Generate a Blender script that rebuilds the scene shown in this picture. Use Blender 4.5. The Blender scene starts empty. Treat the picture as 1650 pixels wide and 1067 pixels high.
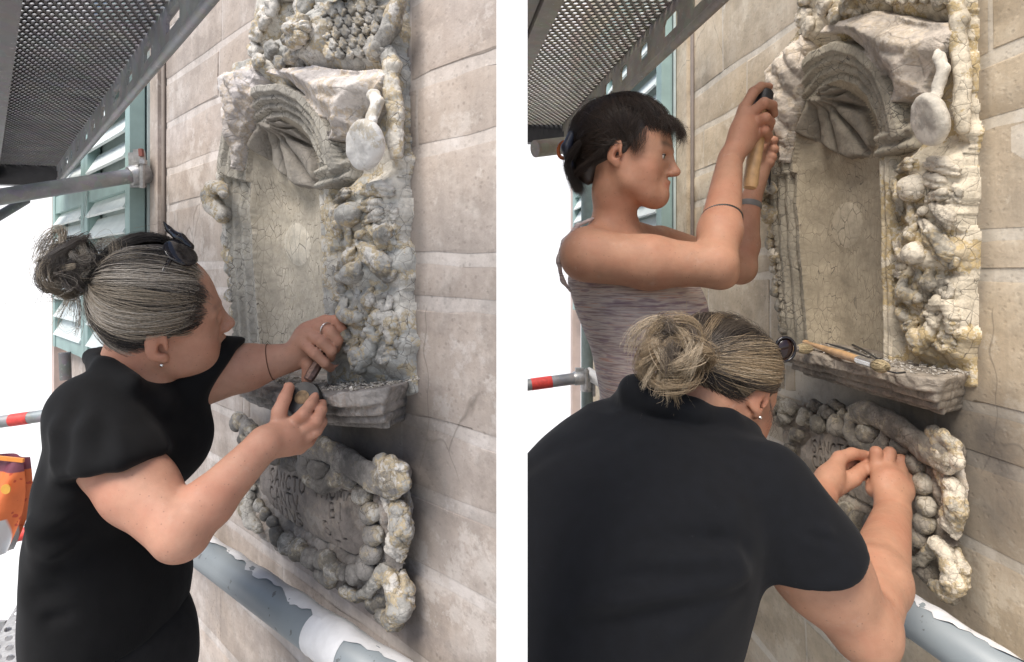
import bpy, math, random
import numpy as np
from mathutils import Matrix, Vector
random.seed(7); rng = np.random.default_rng(7)
SC = bpy.context.scene; COL = SC.collection

# ------------------------------------------------------------------ camera, sky, sun, exposure
FPX, CX, HY = 900.0, 825.0, 440.0            # focal length, centre and horizon in photo pixels
cam_d = bpy.data.cameras.new('camera'); cam = bpy.data.objects.new('camera', cam_d); COL.objects.link(cam)
cam_d.sensor_fit = 'HORIZONTAL'; cam_d.sensor_width = 36.0; cam_d.lens = FPX / 1650 * 36
cam_d.shift_y = -(533.5 - HY) / 1650
cam_d.clip_start = 0.02; cam_d.clip_end = 500
cam.rotation_euler = (math.radians(90), 0, 0); SC.camera = cam

world = bpy.data.worlds.new('World'); SC.world = world; world.use_nodes = True
wn = world.node_tree.nodes; wl = world.node_tree.links
sky = wn.new('ShaderNodeTexSky'); sky.sky_type = 'NISHITA'; sky.sun_disc = False
SUN_EL, SUN_AZ = math.radians(57), math.radians(-148)   # azimuth from +Y towards +X
sky.sun_elevation = SUN_EL; sky.sun_rotation = SUN_AZ
sky.air_density = 1.0; sky.dust_density = 2.0; sky.ozone_density = 0.3
wl.new(sky.outputs[0], wn['Background'].inputs[0]); wn['Background'].inputs[1].default_value = 0.095
sun_d = bpy.data.lights.new('sun', 'SUN'); sun = bpy.data.objects.new('sun', sun_d); COL.objects.link(sun)
sun_d.energy = 2.2; sun_d.angle = math.radians(30); sun_d.color = (1.0, 0.95, 0.88)
sdir = Vector((math.cos(SUN_EL) * math.sin(SUN_AZ), math.cos(SUN_EL) * math.cos(SUN_AZ), math.sin(SUN_EL)))
sun.rotation_euler = sdir.to_track_quat('Z', 'Y').to_euler()
SC.view_settings.view_transform = 'Standard'; SC.view_settings.look = 'None'
SC.view_settings.exposure = 1.0; SC.view_settings.gamma = 1.0; SC.view_settings.use_curve_mapping = False
SC.render.engine = 'CYCLES'; SC.cycles.use_denoising = True
SC.cycles.max_bounces = 6; SC.cycles.diffuse_bounces = 4; SC.cycles.transparent_max_bounces = 6
SC.cycles.caustics_reflective = False; SC.cycles.caustics_refractive = False

# ------------------------------------------------------------------ small helpers
A_ = lambda *a: np.array(a, dtype=np.float64)
def nrm(v): v = np.asarray(v, float); return v / (np.linalg.norm(v) + 1e-12)
def P(px, py, d): return A_((px - CX) / FPX * d, d, (HY - py) / FPX * d)

WALL = {'L': (A_(-.18333, 1, 0), A_(.7485, -.6637, 0)), 'R': (A_(.81667, 1, 0), A_(.1159, -.9933, 0))}
def wall_uv(w, px, py, n=0.0):
    O, U = WALL[w]; N = A_(U[1], -U[0], 0); d = A_((px - CX) / FPX, 1, (HY - py) / FPX)
    t = ((O + N * n) @ N) / (d @ N); p = d * t - O
    return A_(p @ U, p[2])
def wall_mat(w):
    O, U = WALL[w]
    return Matrix(((U[0], 0, U[1], O[0]), (U[1], 0, -U[0], O[1]), (0, 1, 0, O[2]), (0, 0, 0, 1)))
def wall_pt(w, u, v, n):
    O, U = WALL[w]; return O + U * u + A_(U[1], -U[0], 0) * n + A_(0, 0, v)

def mesh_obj(name, verts, faces, mat=None, parent=None, smooth=True, M=None, col=None):
    me = bpy.data.meshes.new(name)
    verts = np.asarray(verts, dtype=np.float32)
    if isinstance(faces, np.ndarray):
        nf, k = faces.shape
        me.vertices.add(len(verts)); me.vertices.foreach_set('co', verts.ravel())
        me.loops.add(nf * k); me.loops.foreach_set('vertex_index', faces.astype(np.int32).ravel())
        me.polygons.add(nf); me.polygons.foreach_set('loop_start', np.arange(0, nf * k, k, dtype=np.int32))
        me.polygons.foreach_set('loop_total', np.full(nf, k, dtype=np.int32))
        me.update(calc_edges=True)
    else:
        me.from_pydata(verts.tolist(), [], faces); me.update()
    if smooth: me.polygons.foreach_set('use_smooth', np.ones(len(me.polygons), dtype=bool))
    if col is not None:
        at = me.color_attributes.new('tone', 'FLOAT_COLOR', 'POINT')
        c4 = np.ones((len(verts), 4), dtype=np.float32); c4[:, :3] = col
        at.data.foreach_set('color', c4.ravel())
    if mat is not None: me.materials.append(mat)
    o = bpy.data.objects.new(name, me); COL.objects.link(o)
    if parent is not None: o.parent = parent
    elif M is not None: o.matrix_world = M
    return o

def tag(o, label=None, cat=None, group=None, kind=None):
    if label: o['label'] = label
    if cat: o['category'] = cat
    if group: o['group'] = group
    if kind: o['kind'] = kind
    return o
def empty(name, M=None, loc=None):
    o = bpy.data.objects.new(name, None); o.empty_display_size = 0.05; COL.objects.link(o)
    if M is not None: o.matrix_world = M
    if loc is not None: o.location = Vector(loc)
    return o
def child_world(o, root):
    """parent o (built in world coordinates) to root, keeping its place"""
    o.parent = root; o.matrix_parent_inverse = root.matrix_basis.inverted(); return o

class MB:
    def __init__(s): s.v = []; s.f = []
    def add(s, v, f):
        b = len(s.v); s.v += [tuple(map(float, p)) for p in v]; s.f += [tuple(i + b for i in q) for q in f]; return s
    def box(s, c, h, R=None):
        c = np.asarray(c, float); R = np.eye(3) if R is None else np.asarray(R)
        v = [c + R @ (A_(x, y, z) * h) for x in (-1, 1) for y in (-1, 1) for z in (-1, 1)]
        return s.add(v, [(0, 1, 3, 2), (4, 6, 7, 5), (0, 4, 5, 1), (2, 3, 7, 6), (0, 2, 6, 4), (1, 5, 7, 3)])
    def bar(s, a, b, w, h, up=(0, 0, 1)):
        a = np.asarray(a, float); b = np.asarray(b, float); d = nrm(b - a); x = nrm(np.cross(d, up)); y = np.cross(x, d)
        return s.box((a + b) / 2, A_(w / 2, np.linalg.norm(b - a) / 2, h / 2), np.c_[x, d, y])
    def tube(s, pts, r, n=16, cap=True):
        pts = np.asarray(pts, float); m = len(pts); r = np.broadcast_to(np.asarray(r, float), (m,))
        T = np.gradient(pts, axis=0); T /= np.linalg.norm(T, axis=1)[:, None] + 1e-12
        ref = A_(0, 0, 1) if abs(T[0][2]) < .9 else A_(1, 0, 0); x = nrm(np.cross(T[0], ref)); v = []
        for i in range(m):
            x = nrm(x - T[i] * (x @ T[i])); y = np.cross(T[i], x)
            v += [pts[i] + r[i] * (math.cos(a) * x + math.sin(a) * y) for a in np.arange(n) * 2 * math.pi / n]
        f = [(i * n + j, i * n + (j + 1) % n, (i + 1) * n + (j + 1) % n, (i + 1) * n + j) for i in range(m - 1) for j in range(n)]
        if cap: f += [tuple(range(n))[::-1], tuple(range((m - 1) * n, m * n))]
        return s.add(v, f)
    def lathe(s, a, d, prof, n=24):
        """prof: list of (distance along d, radius)"""
        d = nrm(d); return s.tube([np.asarray(a, float) + d * t for t, _ in prof], [max(r, 1e-4) for _, r in prof], n)
    def grid(s, fn, nu, nv):
        v = [fn(i / nu, j / nv) for j in range(nv + 1) for i in range(nu + 1)]
        return s.add(v, [(j * (nu + 1) + i, j * (nu + 1) + i + 1, (j + 1) * (nu + 1) + i + 1, (j + 1) * (nu + 1) + i) for j in range(nv) for i in range(nu)])
    def build(s, name, mat, parent=None, smooth=False, M=None): return mesh_obj(name, s.v, s.f, mat, parent, smooth, M)
def autosmooth(o, ang=40):
    me = o.data; me.polygons.foreach_set('use_smooth', np.ones(len(me.polygons), dtype=bool))
    me.set_sharp_from_angle(angle=math.radians(ang)); return o

# ------------------------------------------------------------------ noise in numpy
def _hash(i, j, k, seed):
    h = (i.astype(np.int64) * 374761393 + j.astype(np.int64) * 668265263 + k.astype(np.int64) * 2147483647 + seed * 1274126177) & 0xffffffff
    h = ((h ^ (h >> 13)) * 1274126177) & 0xffffffff
    return ((h ^ (h >> 16)) & 0xffff) / 65535.0
def vnoise(p, scale, seed=0):
    q = np.asarray(p) * scale; b = np.floor(q); t = q - b; t = t * t * (3 - 2 * t); i, j, k = b[:, 0], b[:, 1], b[:, 2]; r = 0
    for di in (0, 1):
        for dj in (0, 1):
            for dk in (0, 1):
                w = (t[:, 0] if di else 1 - t[:, 0]) * (t[:, 1] if dj else 1 - t[:, 1]) * (t[:, 2] if dk else 1 - t[:, 2])
                r = r + w * _hash(i + di, j + dj, k + dk, seed)
    return r * 2 - 1
def fbm(p, scale, oct=3, seed=0):
    r = 0; a = 1
    for o in range(oct): r = r + a * vnoise(p, scale * 2 ** o, seed + o); a *= .5
    return r
def worley(p, scale, seed=0):
    """F2-F1 distance in cells: zero on the cell borders"""
    q = np.asarray(p) * scale; b = np.floor(q); f1 = np.full(len(q), 9.); f2 = f1.copy()
    for di in (-1, 0, 1):
        for dj in (-1, 0, 1):
            for dk in (-1, 0, 1):
                i, j, k = b[:, 0] + di, b[:, 1] + dj, b[:, 2] + dk
                d = (i + .15 + .7 * _hash(i, j, k, seed) - q[:, 0]) ** 2 + (j + .15 + .7 * _hash(i, j, k, seed + 11) - q[:, 1]) ** 2 + (k + .15 + .7 * _hash(i, j, k, seed + 23) - q[:, 2]) ** 2
                d = np.sqrt(d); f2 = np.minimum(f2, np.maximum(f1, d)); f1 = np.minimum(f1, d)
    return f2 - f1

# ------------------------------------------------------------------ implicit shapes -> meshes
class Prim:
    __slots__ = ('f', 'k', 'op')
    def __init__(s, f, k, op): s.f, s.k, s.op = f, k, op
def sd_cone(a, b, ra, rb):
    a = np.asarray(a, float); b = np.asarray(b, float); ba = b - a; l2 = ba @ ba + 1e-12
    def f(p):
        pa = p - a; t = np.clip(pa @ ba / l2, 0, 1)
        return np.sqrt(((pa - t[:, None] * ba) ** 2).sum(1)) - (ra + t * (rb - ra))
    return f
def sd_ell(c, R, r):
    c = np.asarray(c, float); R = np.asarray(R, float); r = np.asarray(r, float)
    def f(p):
        q = (p - c) @ R; k0 = np.sqrt(((q / r) ** 2).sum(1)); k1 = np.sqrt(((q / r ** 2) ** 2).sum(1)) + 1e-9
        return k0 * (k0 - 1) / k1
    return f
def sd_box(c, R, h, rd=0.0):
    c = np.asarray(c, float); R = np.asarray(R, float); h = np.asarray(h, float) - rd
    def f(p):
        q = np.abs((p - c) @ R) - h
        return np.sqrt((np.maximum(q, 0) ** 2).sum(1)) + np.minimum(q.max(1), 0) - rd
    return f
class Sdf:
    def __init__(s): s.p = []; s.post = None
    def add(s, f, k=.01, op='u'): s.p.append(Prim(f, k, op)); return s
    def cone(s, a, b, ra, rb, k=.01, op='u'): return s.add(sd_cone(a, b, ra, rb), k, op)
    def chain(s, pts, rs, k=.01, op='u', self_k=None):
        for i in range(len(pts) - 1): s.cone(pts[i], pts[i + 1], rs[i], rs[i + 1], k, op)
        return s
    def ell(s, c, r, R=None, k=.01, op='u'): return s.add(sd_ell(c, np.eye(3) if R is None else R, r), k, op)
    def box(s, c, h, R=None, rd=0., k=.005, op='u'): return s.add(sd_box(c, np.eye(3) if R is None else R, h, rd), k, op)
    def ev(s, p, sub=None):
        d = None
        for q in (s.p if sub is None else sub):
            e = q.f(p)
            if d is None: d = e if q.op == 'u' else np.full(len(p), 1.0); 
            if q.op == 'u':
                if e is not d:
                    h = np.clip(.5 + .5 * (d - e) / q.k, 0, 1); d = d + (e - d) * h - q.k * h * (1 - h)
            elif q.op == 's':
                h = np.clip(.5 - .5 * (d + e) / q.k, 0, 1); d = d + (-e - d) * h + q.k * h * (1 - h)
            else:
                h = np.clip(.5 - .5 * (d - e) / q.k, 0, 1) if False else np.clip(.5 + .5 * (e - d) / q.k, 0, 1); d = d + (e - d) * h + q.k * h * (1 - h)
        return d
    def mesh(s, lo, hi, res, B=14):
        lo = np.asarray(lo, float); hi = np.asarray(hi, float); bs = B * res
        nb = np.maximum(np.ceil((hi - lo) / bs).astype(int), 1)
        bi = np.stack(np.meshgrid(*[np.arange(n) for n in nb], indexing='ij'), -1).reshape(-1, 3)
        cen = lo + (bi + .5) * bs; R = bs * .87
        pd = np.stack([q.f(cen) for q in s.p]); tot = s.ev(cen)
        act = np.where(np.abs(tot) < R * 1.7)[0]
        g = np.arange(B + 1); G = np.stack(np.meshgrid(g, g, g, indexing='ij'), -1).reshape(-1, 3)
        cnr = [(a, b, c) for a in (0, 1) for b in (0, 1) for c in (0, 1)]
        eds = [(0, 4), (1, 5), (2, 6), (3, 7), (0, 2), (1, 3), (4, 6), (5, 7), (0, 1), (2, 3), (4, 5), (6, 7)]
        keys = []; vs = []; quads = []; dim = nb * B + 4
        key = lambda c: ((c[:, 0] + 1) * dim[1] + c[:, 1] + 1) * dim[2] + c[:, 2] + 1
        for a in act:
            sub = [q for q, d in zip(s.p, pd[:, a]) if (d < max(tot[a], 0) + R * 1.7 + q.k if q.op == 'u' else (d < R * 1.7 + q.k if q.op == 's' else True))]
            if not sub or sub[0].op != 'u': sub = s.p
            base = bi[a] * B; d = s.ev(lo + (base + G) * res, sub).reshape(B + 1, B + 1, B + 1)
            if d.min() > 0 or d.max() < 0: continue
            ins = d < 0; C = [d[x:B + x, y:B + y, z:B + z] for x, y, z in cnr]
            cnt = sum((c < 0).astype(np.int8) for c in C); cell = np.argwhere((cnt > 0) & (cnt < 8))
            if len(cell):
                cv = np.stack([c[tuple(cell.T)] for c in C], 1); acc = np.zeros((len(cell), 3)); n = np.zeros(len(cell))
                for i, j in eds:
                    x = (cv[:, i] < 0) != (cv[:, j] < 0); t = cv[:, i] / (cv[:, i] - cv[:, j] + 1e-20)
                    p = A_(*cnr[i]) + t[:, None] * (A_(*cnr[j]) - A_(*cnr[i])); acc += np.where(x[:, None], p, 0); n += x
                vs.append(lo + (base + cell + acc / n[:, None]) * res); keys.append(key(base + cell))
            for ax in range(3):
                sl0 = [slice(0, B)] * 3; sl1 = [slice(0, B)] * 3; sl1[ax] = slice(1, B + 1)
                i0 = ins[tuple(sl0)]; i1 = ins[tuple(sl1)]; e = np.argwhere(i0 != i1)
                if not len(e): continue
                fl = i0[tuple(e.T)]; e = e + base; b_, c_ = (ax + 1) % 3, (ax + 2) % 3; ob = np.zeros(3, int); oc = np.zeros(3, int); ob[b_] = 1; oc[c_] = 1
                q = np.stack([key(e), key(e - ob), key(e - ob - oc), key(e - oc)], 1); q[~fl] = q[~fl][:, ::-1]; quads.append(q)
        if not vs: return np.zeros((0, 3)), np.zeros((0, 4), int)
        V = np.concatenate(vs); K = np.concatenate(keys); o = np.argsort(K); K = K[o]; V = V[o]
        Q = np.concatenate(quads); ix = np.searchsorted(K, Q); ix = np.minimum(ix, len(K) - 1); ok = (K[ix] == Q).all(1)
        return V, ix[ok]
def vnormals(V, F):
    n = np.zeros_like(V); fn = np.cross(V[F[:, 1]] - V[F[:, 0]], V[F[:, 2]] - V[F[:, 0]])
    if F.shape[1] == 4: fn = np.cross(V[F[:, 2]] - V[F[:, 0]], V[F[:, 3]] - V[F[:, 1]])
    for i in range(F.shape[1]): np.add.at(n, F[:, i], fn)
    return n / (np.linalg.norm(n, axis=1)[:, None] + 1e-15)

def spline(pts, n):
    pts = np.asarray(pts, float); m = len(pts); out = []
    for x in np.linspace(0, m - 1, n):
        i = min(int(x), m - 2); t = x - i; p0, p1, p2, p3 = pts[max(i - 1, 0)], pts[i], pts[i + 1], pts[min(i + 2, m - 1)]
        out.append(.5 * (2 * p1 + (p2 - p0) * t + (2 * p0 - 5 * p1 + 4 * p2 - p3) * t * t + (3 * p1 - p0 - 3 * p2 + p3) * t ** 3))
    return np.array(out)
def sst(x, a, b): t = np.clip((x - a) / (b - a), 0, 1); return t * t * (3 - 2 * t)

# ------------------------------------------------------------------ materials
class NT:
    def __init__(s, name):
        s.m = bpy.data.materials.new(name); s.m.use_nodes = True; s.t = s.m.node_tree; s.b = s.t.nodes['Principled BSDF']; s.tc = None
    def n(s, typ, **kw):
        x = s.t.nodes.new(typ)
        for k, v in kw.items(): setattr(x, k, v)
        return x
    def l(s, a, b): s.t.links.new(a, b)
    def co(s, which='Object', scale=None, rot=None):
        if s.tc is None: s.tc = s.n('ShaderNodeTexCoord')
        o = s.tc.outputs[which]
        if scale is not None or rot is not None:
            mp = s.n('ShaderNodeMapping'); s.l(o, mp.inputs[0])
            if scale is not None: mp.inputs['Scale'].default_value = scale
            if rot is not None: mp.inputs['Rotation'].default_value = rot
            o = mp.outputs[0]
        return o
    def noise(s, scale, det=4, rough=.55, co=None, dist=0.):
        x = s.n('ShaderNodeTexNoise'); x.inputs['Scale'].default_value = scale; x.inputs['Detail'].default_value = det
        x.inputs['Roughness'].default_value = rough; x.inputs['Distortion'].default_value = dist; s.l(co or s.co(), x.inputs['Vector']); return x.outputs[0]
    def noisec(s, scale, co=None, det=2):
        x = s.n('ShaderNodeTexNoise'); x.inputs['Scale'].default_value = scale; x.inputs['Detail'].default_value = det; s.l(co or s.co(), x.inputs['Vector']); return x.outputs[1]
    def edge(s, scale, co=None, warp=0.0, wscale=20):
        x = s.n('ShaderNodeTexVoronoi'); x.feature = 'DISTANCE_TO_EDGE'; x.inputs['Scale'].default_value = scale; c = co or s.co()
        if warp:
            ad = s.n('ShaderNodeVectorMath', operation='MULTIPLY_ADD'); s.l(s.noisec(wscale, c), ad.inputs[0]); ad.inputs[1].default_value = (warp,) * 3; s.l(c, ad.inputs[2]); c = ad.outputs[0]
        s.l(c, x.inputs['Vector']); return x.outputs[0]
    def cells(s, scale, co=None):
        x = s.n('ShaderNodeTexVoronoi'); x.inputs['Scale'].default_value = scale; s.l(co or s.co(), x.inputs['Vector']); return x
    def ramp(s, f, stops, interp='LINEAR'):
        x = s.n('ShaderNodeValToRGB'); x.color_ramp.interpolation = interp; e = x.color_ramp.elements
        while len(e) > 1: e.remove(e[-1])
        e[0].position = stops[0][0]; e[0].color = (*stops[0][1], 1) if not np.isscalar(stops[0][1]) else (*(stops[0][1],) * 3, 1)
        for p, c in stops[1:]:
            q = e.new(p); q.color = (*c, 1) if not np.isscalar(c) else (c, c, c, 1)
        s.l(f, x.inputs[0]); return x.outputs[0]
    def mix(s, f, a, b, mode='MIX'):
        x = s.n('ShaderNodeMix', data_type='RGBA', blend_type=mode)
        for v, i in ((f, 0), (a, 6), (b, 7)):
            if isinstance(v, (int, float)): x.inputs[i].default_value = v if i == 0 else (v, v, v, 1)
            elif isinstance(v, tuple): x.inputs[i].default_value = (*v, 1)
            else: s.l(v, x.inputs[i])
        return x.outputs[2]
    def math(s, op, a, b=0.0, c=0.0):
        x = s.n('ShaderNodeMath', operation=op)
        for i, v in enumerate((a, b, c)):
            if isinstance(v, (int, float)): x.inputs[i].default_value = v
            else: s.l(v, x.inputs[i])
        return x.outputs[0]
    def bump(s, h, strength=.5, dist=.003, prev=None):
        x = s.n('ShaderNodeBump'); x.inputs['Strength'].default_value = strength; x.inputs['Distance'].default_value = dist; s.l(h, x.inputs['Height'])
        if prev is not None: s.l(prev, x.inputs['Normal'])
        return x.outputs[0]
    def sep(s, co=None):
        x = s.n('ShaderNodeSeparateXYZ'); s.l(co or s.co(), x.inputs[0]); return x.outputs
    def attr(s, name): x = s.n('ShaderNodeAttribute'); x.attribute_name = name; return x.outputs[0]
    def rand(s): return s.n('ShaderNodeObjectInfo').outputs['Random']
    def out(s, color, rough=.8, normal=None, **kw):
        for v, k in ((color, 'Base Color'), (rough, 'Roughness')):
            if isinstance(v, tuple): s.b.inputs[k].default_value = (*v, 1)
            elif isinstance(v, (int, float)): s.b.inputs[k].default_value = v
            else: s.l(v, s.b.inputs[k])
        if normal is not None: s.l(normal, s.b.inputs['Normal'])
        for k, v in kw.items(): s.b.inputs[k.replace('_', ' ')].default_value = v
        return s.m
def simple(name, color, rough=.6, metal=0.0, var=.12, scale=30, bump=0.0):
    t = NT(name); n = t.noise(scale, 4); d = tuple(c * (1 - var) for c in color); b = tuple(min(1, c * (1 + var)) for c in color)
    return t.out(t.ramp(n, [(.3, d), (.7, b)]), rough, t.bump(n, bump, .002) if bump else None, Metallic=metal)

# ------------------------------------------------------------------ setting materials
def mat_wall(name, base, pale, warm, stain=1.0, seed=0.0, mortar=False):
    t = NT(name); co = t.co(); s = t.sep()
    big = t.noise(3.2, 5, .6); mid = t.noise(14, 6, .65); fine = t.noise(90, 5, .7)
    streak = t.noise(1, 4, .6, t.co(scale=(60, 5, 20)))
    c = t.ramp(mid, [(.25, tuple(x * .72 for x in base)), (.5, base), (.72, pale)])
    c = t.mix(t.ramp(big, [(.42, 0), (.68, .75)]), c, warm)
    c = t.mix(t.ramp(streak, [(.5, 0), (.8, .35)]), c, tuple(x * .6 for x in base))
    c = t.mix(t.ramp(fine, [(.56, 0), (.75, .5)]), c, tuple(x * .45 for x in base)); blot = t.noise(6.5, 7, .72); c = t.mix(t.ramp(blot, [(.50, 0), (.62, .55)]), c, tuple(x * .55 for x in base)); c = t.mix(t.ramp(t.noise(5.2, 8, .75, t.co(rot=(.3, .2, .9))), [(.55, 0), (.6, .6)]), c, pale)
    if not mortar:
        c = t.mix(t.math('MULTIPLY', t.rand(), .22), c, tuple(min(1, x * .72) for x in warm))
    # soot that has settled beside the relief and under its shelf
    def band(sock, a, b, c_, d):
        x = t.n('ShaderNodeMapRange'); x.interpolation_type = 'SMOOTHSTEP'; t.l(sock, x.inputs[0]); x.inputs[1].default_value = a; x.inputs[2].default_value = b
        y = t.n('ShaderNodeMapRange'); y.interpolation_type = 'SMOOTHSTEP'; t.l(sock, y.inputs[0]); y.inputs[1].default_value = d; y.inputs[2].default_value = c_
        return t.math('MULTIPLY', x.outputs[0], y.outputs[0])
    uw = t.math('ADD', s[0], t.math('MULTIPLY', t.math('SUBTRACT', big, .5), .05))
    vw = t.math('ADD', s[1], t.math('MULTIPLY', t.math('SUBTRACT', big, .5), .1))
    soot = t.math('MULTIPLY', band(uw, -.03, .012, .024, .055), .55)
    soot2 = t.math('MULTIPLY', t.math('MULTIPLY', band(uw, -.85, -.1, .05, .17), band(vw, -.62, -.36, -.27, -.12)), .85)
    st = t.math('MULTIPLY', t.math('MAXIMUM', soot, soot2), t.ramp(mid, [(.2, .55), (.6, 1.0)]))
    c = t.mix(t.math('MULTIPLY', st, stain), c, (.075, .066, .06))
    # hairline cracks
    e = t.edge(2.3, t.co(scale=(1.0, .5, .2)), .10, 9); crack = t.ramp(e, [(.0, 1), (.0028, 0)])
    c = t.mix(t.math('MULTIPLY', crack, t.ramp(t.noise(2.1, 1), [(.58, 0), (.60, .5)])), c, (.1, .085, .07))
    pit = t.ramp(t.cells(75).outputs[0], [(.12, 0), (.3, 1)]); pm = t.ramp(t.noise(11, 3), [(.45, 0), (.6, 1)]); c = t.mix(t.math('MULTIPLY', t.math('SUBTRACT', 1.0, pit), t.math('MULTIPLY', pm, .28)), c, (.13, .11, .09))
    b = t.bump(streak, .35, .002); b = t.bump(pit, .25, .0015, b); b = t.bump(mid, .6, .004, b); b = t.bump(fine, .35, .0012, b)
    return t.out(c, .92, b)
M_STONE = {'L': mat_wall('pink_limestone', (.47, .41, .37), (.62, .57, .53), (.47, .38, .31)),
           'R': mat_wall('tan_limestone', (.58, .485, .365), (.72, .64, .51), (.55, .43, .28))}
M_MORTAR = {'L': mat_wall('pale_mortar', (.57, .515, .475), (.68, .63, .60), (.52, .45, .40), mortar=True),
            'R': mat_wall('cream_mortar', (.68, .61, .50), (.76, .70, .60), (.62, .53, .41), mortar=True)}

def mat_galv(name, base=(.30, .31, .32), rough=.5, metal=.35):
    t = NT(name); n = t.noise(9, 6, .65); f = t.noise(70, 4, .6); v = t.cells(38).outputs[1]
    c = t.ramp(n, [(.3, tuple(x * .7 for x in base)), (.65, tuple(x * 1.25 for x in base))])
    c = t.mix(.12, c, v, 'MULTIPLY'); c = t.mix(t.ramp(f, [(.62, 0), (.75, .5)]), c, (.62, .62, .6))
    return t.out(c, t.ramp(n, [(.3, rough - .12), (.7, rough + .15)]), t.bump(f, .12, .001), Metallic=metal)
M_GALV = mat_galv('galvanised_steel'); M_GALVD = mat_galv('dirty_galvanised_steel', (.165, .16, .16), .6, .2)
M_GALVT = mat_galv('tan_galvanised_steel', (.30, .275, .235), .6, .2)
M_DARK = simple('dark_steel', (.06, .06, .065), .55, .3)
M_RED = simple('red_tape', (.65, .06, .05), .5, 0, .2, 60)
M_TEAL = simple('blue_green_paint', (.30, .42, .40), .55, 0, .12, 12, .1)
M_SLAT = simple('pale_green_paint', (.70, .76, .74), .5, 0, .08, 16, .1)
M_SLATD = simple('pale_blue_green_paint', (.58, .66, .64), .5, 0, .08, 16, .1)
M_WHITE = simple('white_paint', (.82, .82, .82), .7, 0, .03, 5)
M_PINKPOST = simple('pale_pink_paint', (.52, .42, .38), .7, 0, .15, 8, .1)
M_ZINC = simple('bright_zinc', (.45, .45, .45), .4, .6, .25, 50, .2)
def mat_sheet():
    t = NT('white_scaffold_sheeting'); n = t.noise(2.5, 3, .5, t.co(scale=(1, 1, .35))); 
    d = t.n('ShaderNodeBsdfDiffuse'); d.inputs[0].default_value = (.95, .95, .95, 1); tr = t.n('ShaderNodeBsdfTranslucent'); tr.inputs[0].default_value = (.95, .95, .95, 1)
    b = t.bump(n, .25, .02); t.l(b, d.inputs['Normal']); mx = t.n('ShaderNodeMixShader'); mx.inputs[0].default_value = .25
    t.l(d.outputs[0], mx.inputs[1]); t.l(tr.outputs[0], mx.inputs[2]); t.l(mx.outputs[0], t.t.nodes['Material Output'].inputs[0]); return t.m
M_SHEET = mat_sheet()
def mat_deckfloor():
    t = NT('grey_scaffold_floor'); n = t.noise(6, 4); return t.out(t.ramp(n, [(.3, (.16, .16, .165)), (.7, (.30, .30, .31))]), .7)
M_FLOOR = mat_deckfloor()

# ------------------------------------------------------------------ ground far below and the scaffold floor the workers stand on
g = MB(); g.box((0, 30, -6.1), (60, 90, .1)); tag(g.build('ground', simple('pale_paving', (.5, .48, .45), .9, 0, .2, .8)), kind='structure')

# ------------------------------------------------------------------ stone walls
HOLE = {'R': (-.50, -.15, -.26, .52), 'L': (-.655, -.222, -.30, .40)}
def stone_wall(w, ys, xref, uL, uR, vbot, label):
    root = empty('stone_wall', wall_mat(w)); tag(root, label, 'wall', kind='structure')
    vs = [wall_uv(w, xref, y)[1] for y in ys]; r = random.Random(3 if w == 'L' else 5)
    top = vs[0]; vs = [top + .30, top + .155] + vs
    while vs[-1] > vbot: vs.append(vs[-1] - r.uniform(.13, .24))
    while vs[0] < (.9 if w == 'L' else 1.6): vs.insert(0, vs[0] + r.uniform(.16, .26))
    bed = MB()
    h0, h1, k0, k1 = HOLE[w]; vb, vt = vbot - .3, (1.05 if w == 'L' else 1.7)
    for a0, a1, b0, b1 in ((uL, h0, vb, vt), (h1, uR, vb, vt), (h0, h1, vb, k0), (h0, h1, k1, vt)): bed.box(((a0 + a1) / 2, (b0 + b1) / 2, -.0108), ((a1 - a0) / 2, (b1 - b0) / 2, .0100))
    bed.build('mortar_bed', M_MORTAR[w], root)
    for i in range(len(vs) - 1):
        gap = .026 if i % 2 else .02
        v1, v0 = vs[i] - gap / 2, vs[i + 1] + gap / 2
        if v1 - v0 < .03: continue
        u = uR
        first = True
        while u > uL:
            ln = r.uniform(.34, .75); ua = u - (r.uniform(.2, .7) if first else ln); first = False
            ua = max(ua, uL); ju = .004
            a0, a1 = ua + ju, u - ju
            if v1 > k0 and v0 < k1 and a1 > h0 and a0 < h1:
                for c0, c1 in ((a0, min(a1, h0)), (max(a0, h1), a1)):
                    if c1 - c0 > .03: stone(root, w, c0, c1, v0, v1, r)
            elif a1 - a0 > .05: stone(root, w, a0, a1, v0, v1, r)
            u = ua
    return root
def stone(root, w, a0, a1, v0, v1, r):
    nu, nv = 7, 4; b = .0035; sl = r.uniform(-.0025, .0025); off = r.uniform(0, .0008)
    us = [a0] + list(np.linspace(a0 + b, a1 - b, nu - 1)) + [a1]; vv = [v0] + list(np.linspace(v0 + b, v1 - b, nv - 1)) + [v1]
    V = []
    pts = np.array([(u * 1.0, v, 0) for v in vv for u in us]); nz = vnoise(pts, 9, 4) * .0010; je = (vnoise(pts, 40, 9) * .5 + vnoise(pts, 13, 19)) * .0055
    for j in range(nv + 1):
        for i in range(nu + 1):
            k = j * (nu + 1) + i; edge = i in (0, nu) or j in (0, nv)
            V.append((us[i] + (je[k] if i in (0, nu) else 0), vv[j] + (je[k] if j in (0, nv) else 0), -.0002 if edge else .0003 + off + nz[k] + sl * (i / nu - .5)))
    F = [(j * (nu + 1) + i, j * (nu + 1) + i + 1, (j + 1) * (nu + 1) + i + 1, (j + 1) * (nu + 1) + i) for j in range(nv) for i in range(nu)]
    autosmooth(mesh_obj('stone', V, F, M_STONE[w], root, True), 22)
stone_wall('L', [112, 228, 418, 490, 700, 815, 955], 740, -2.85, .2365, -1.4, 'pinkish limestone block wall with pale joints behind the grey cracked relief')
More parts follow.
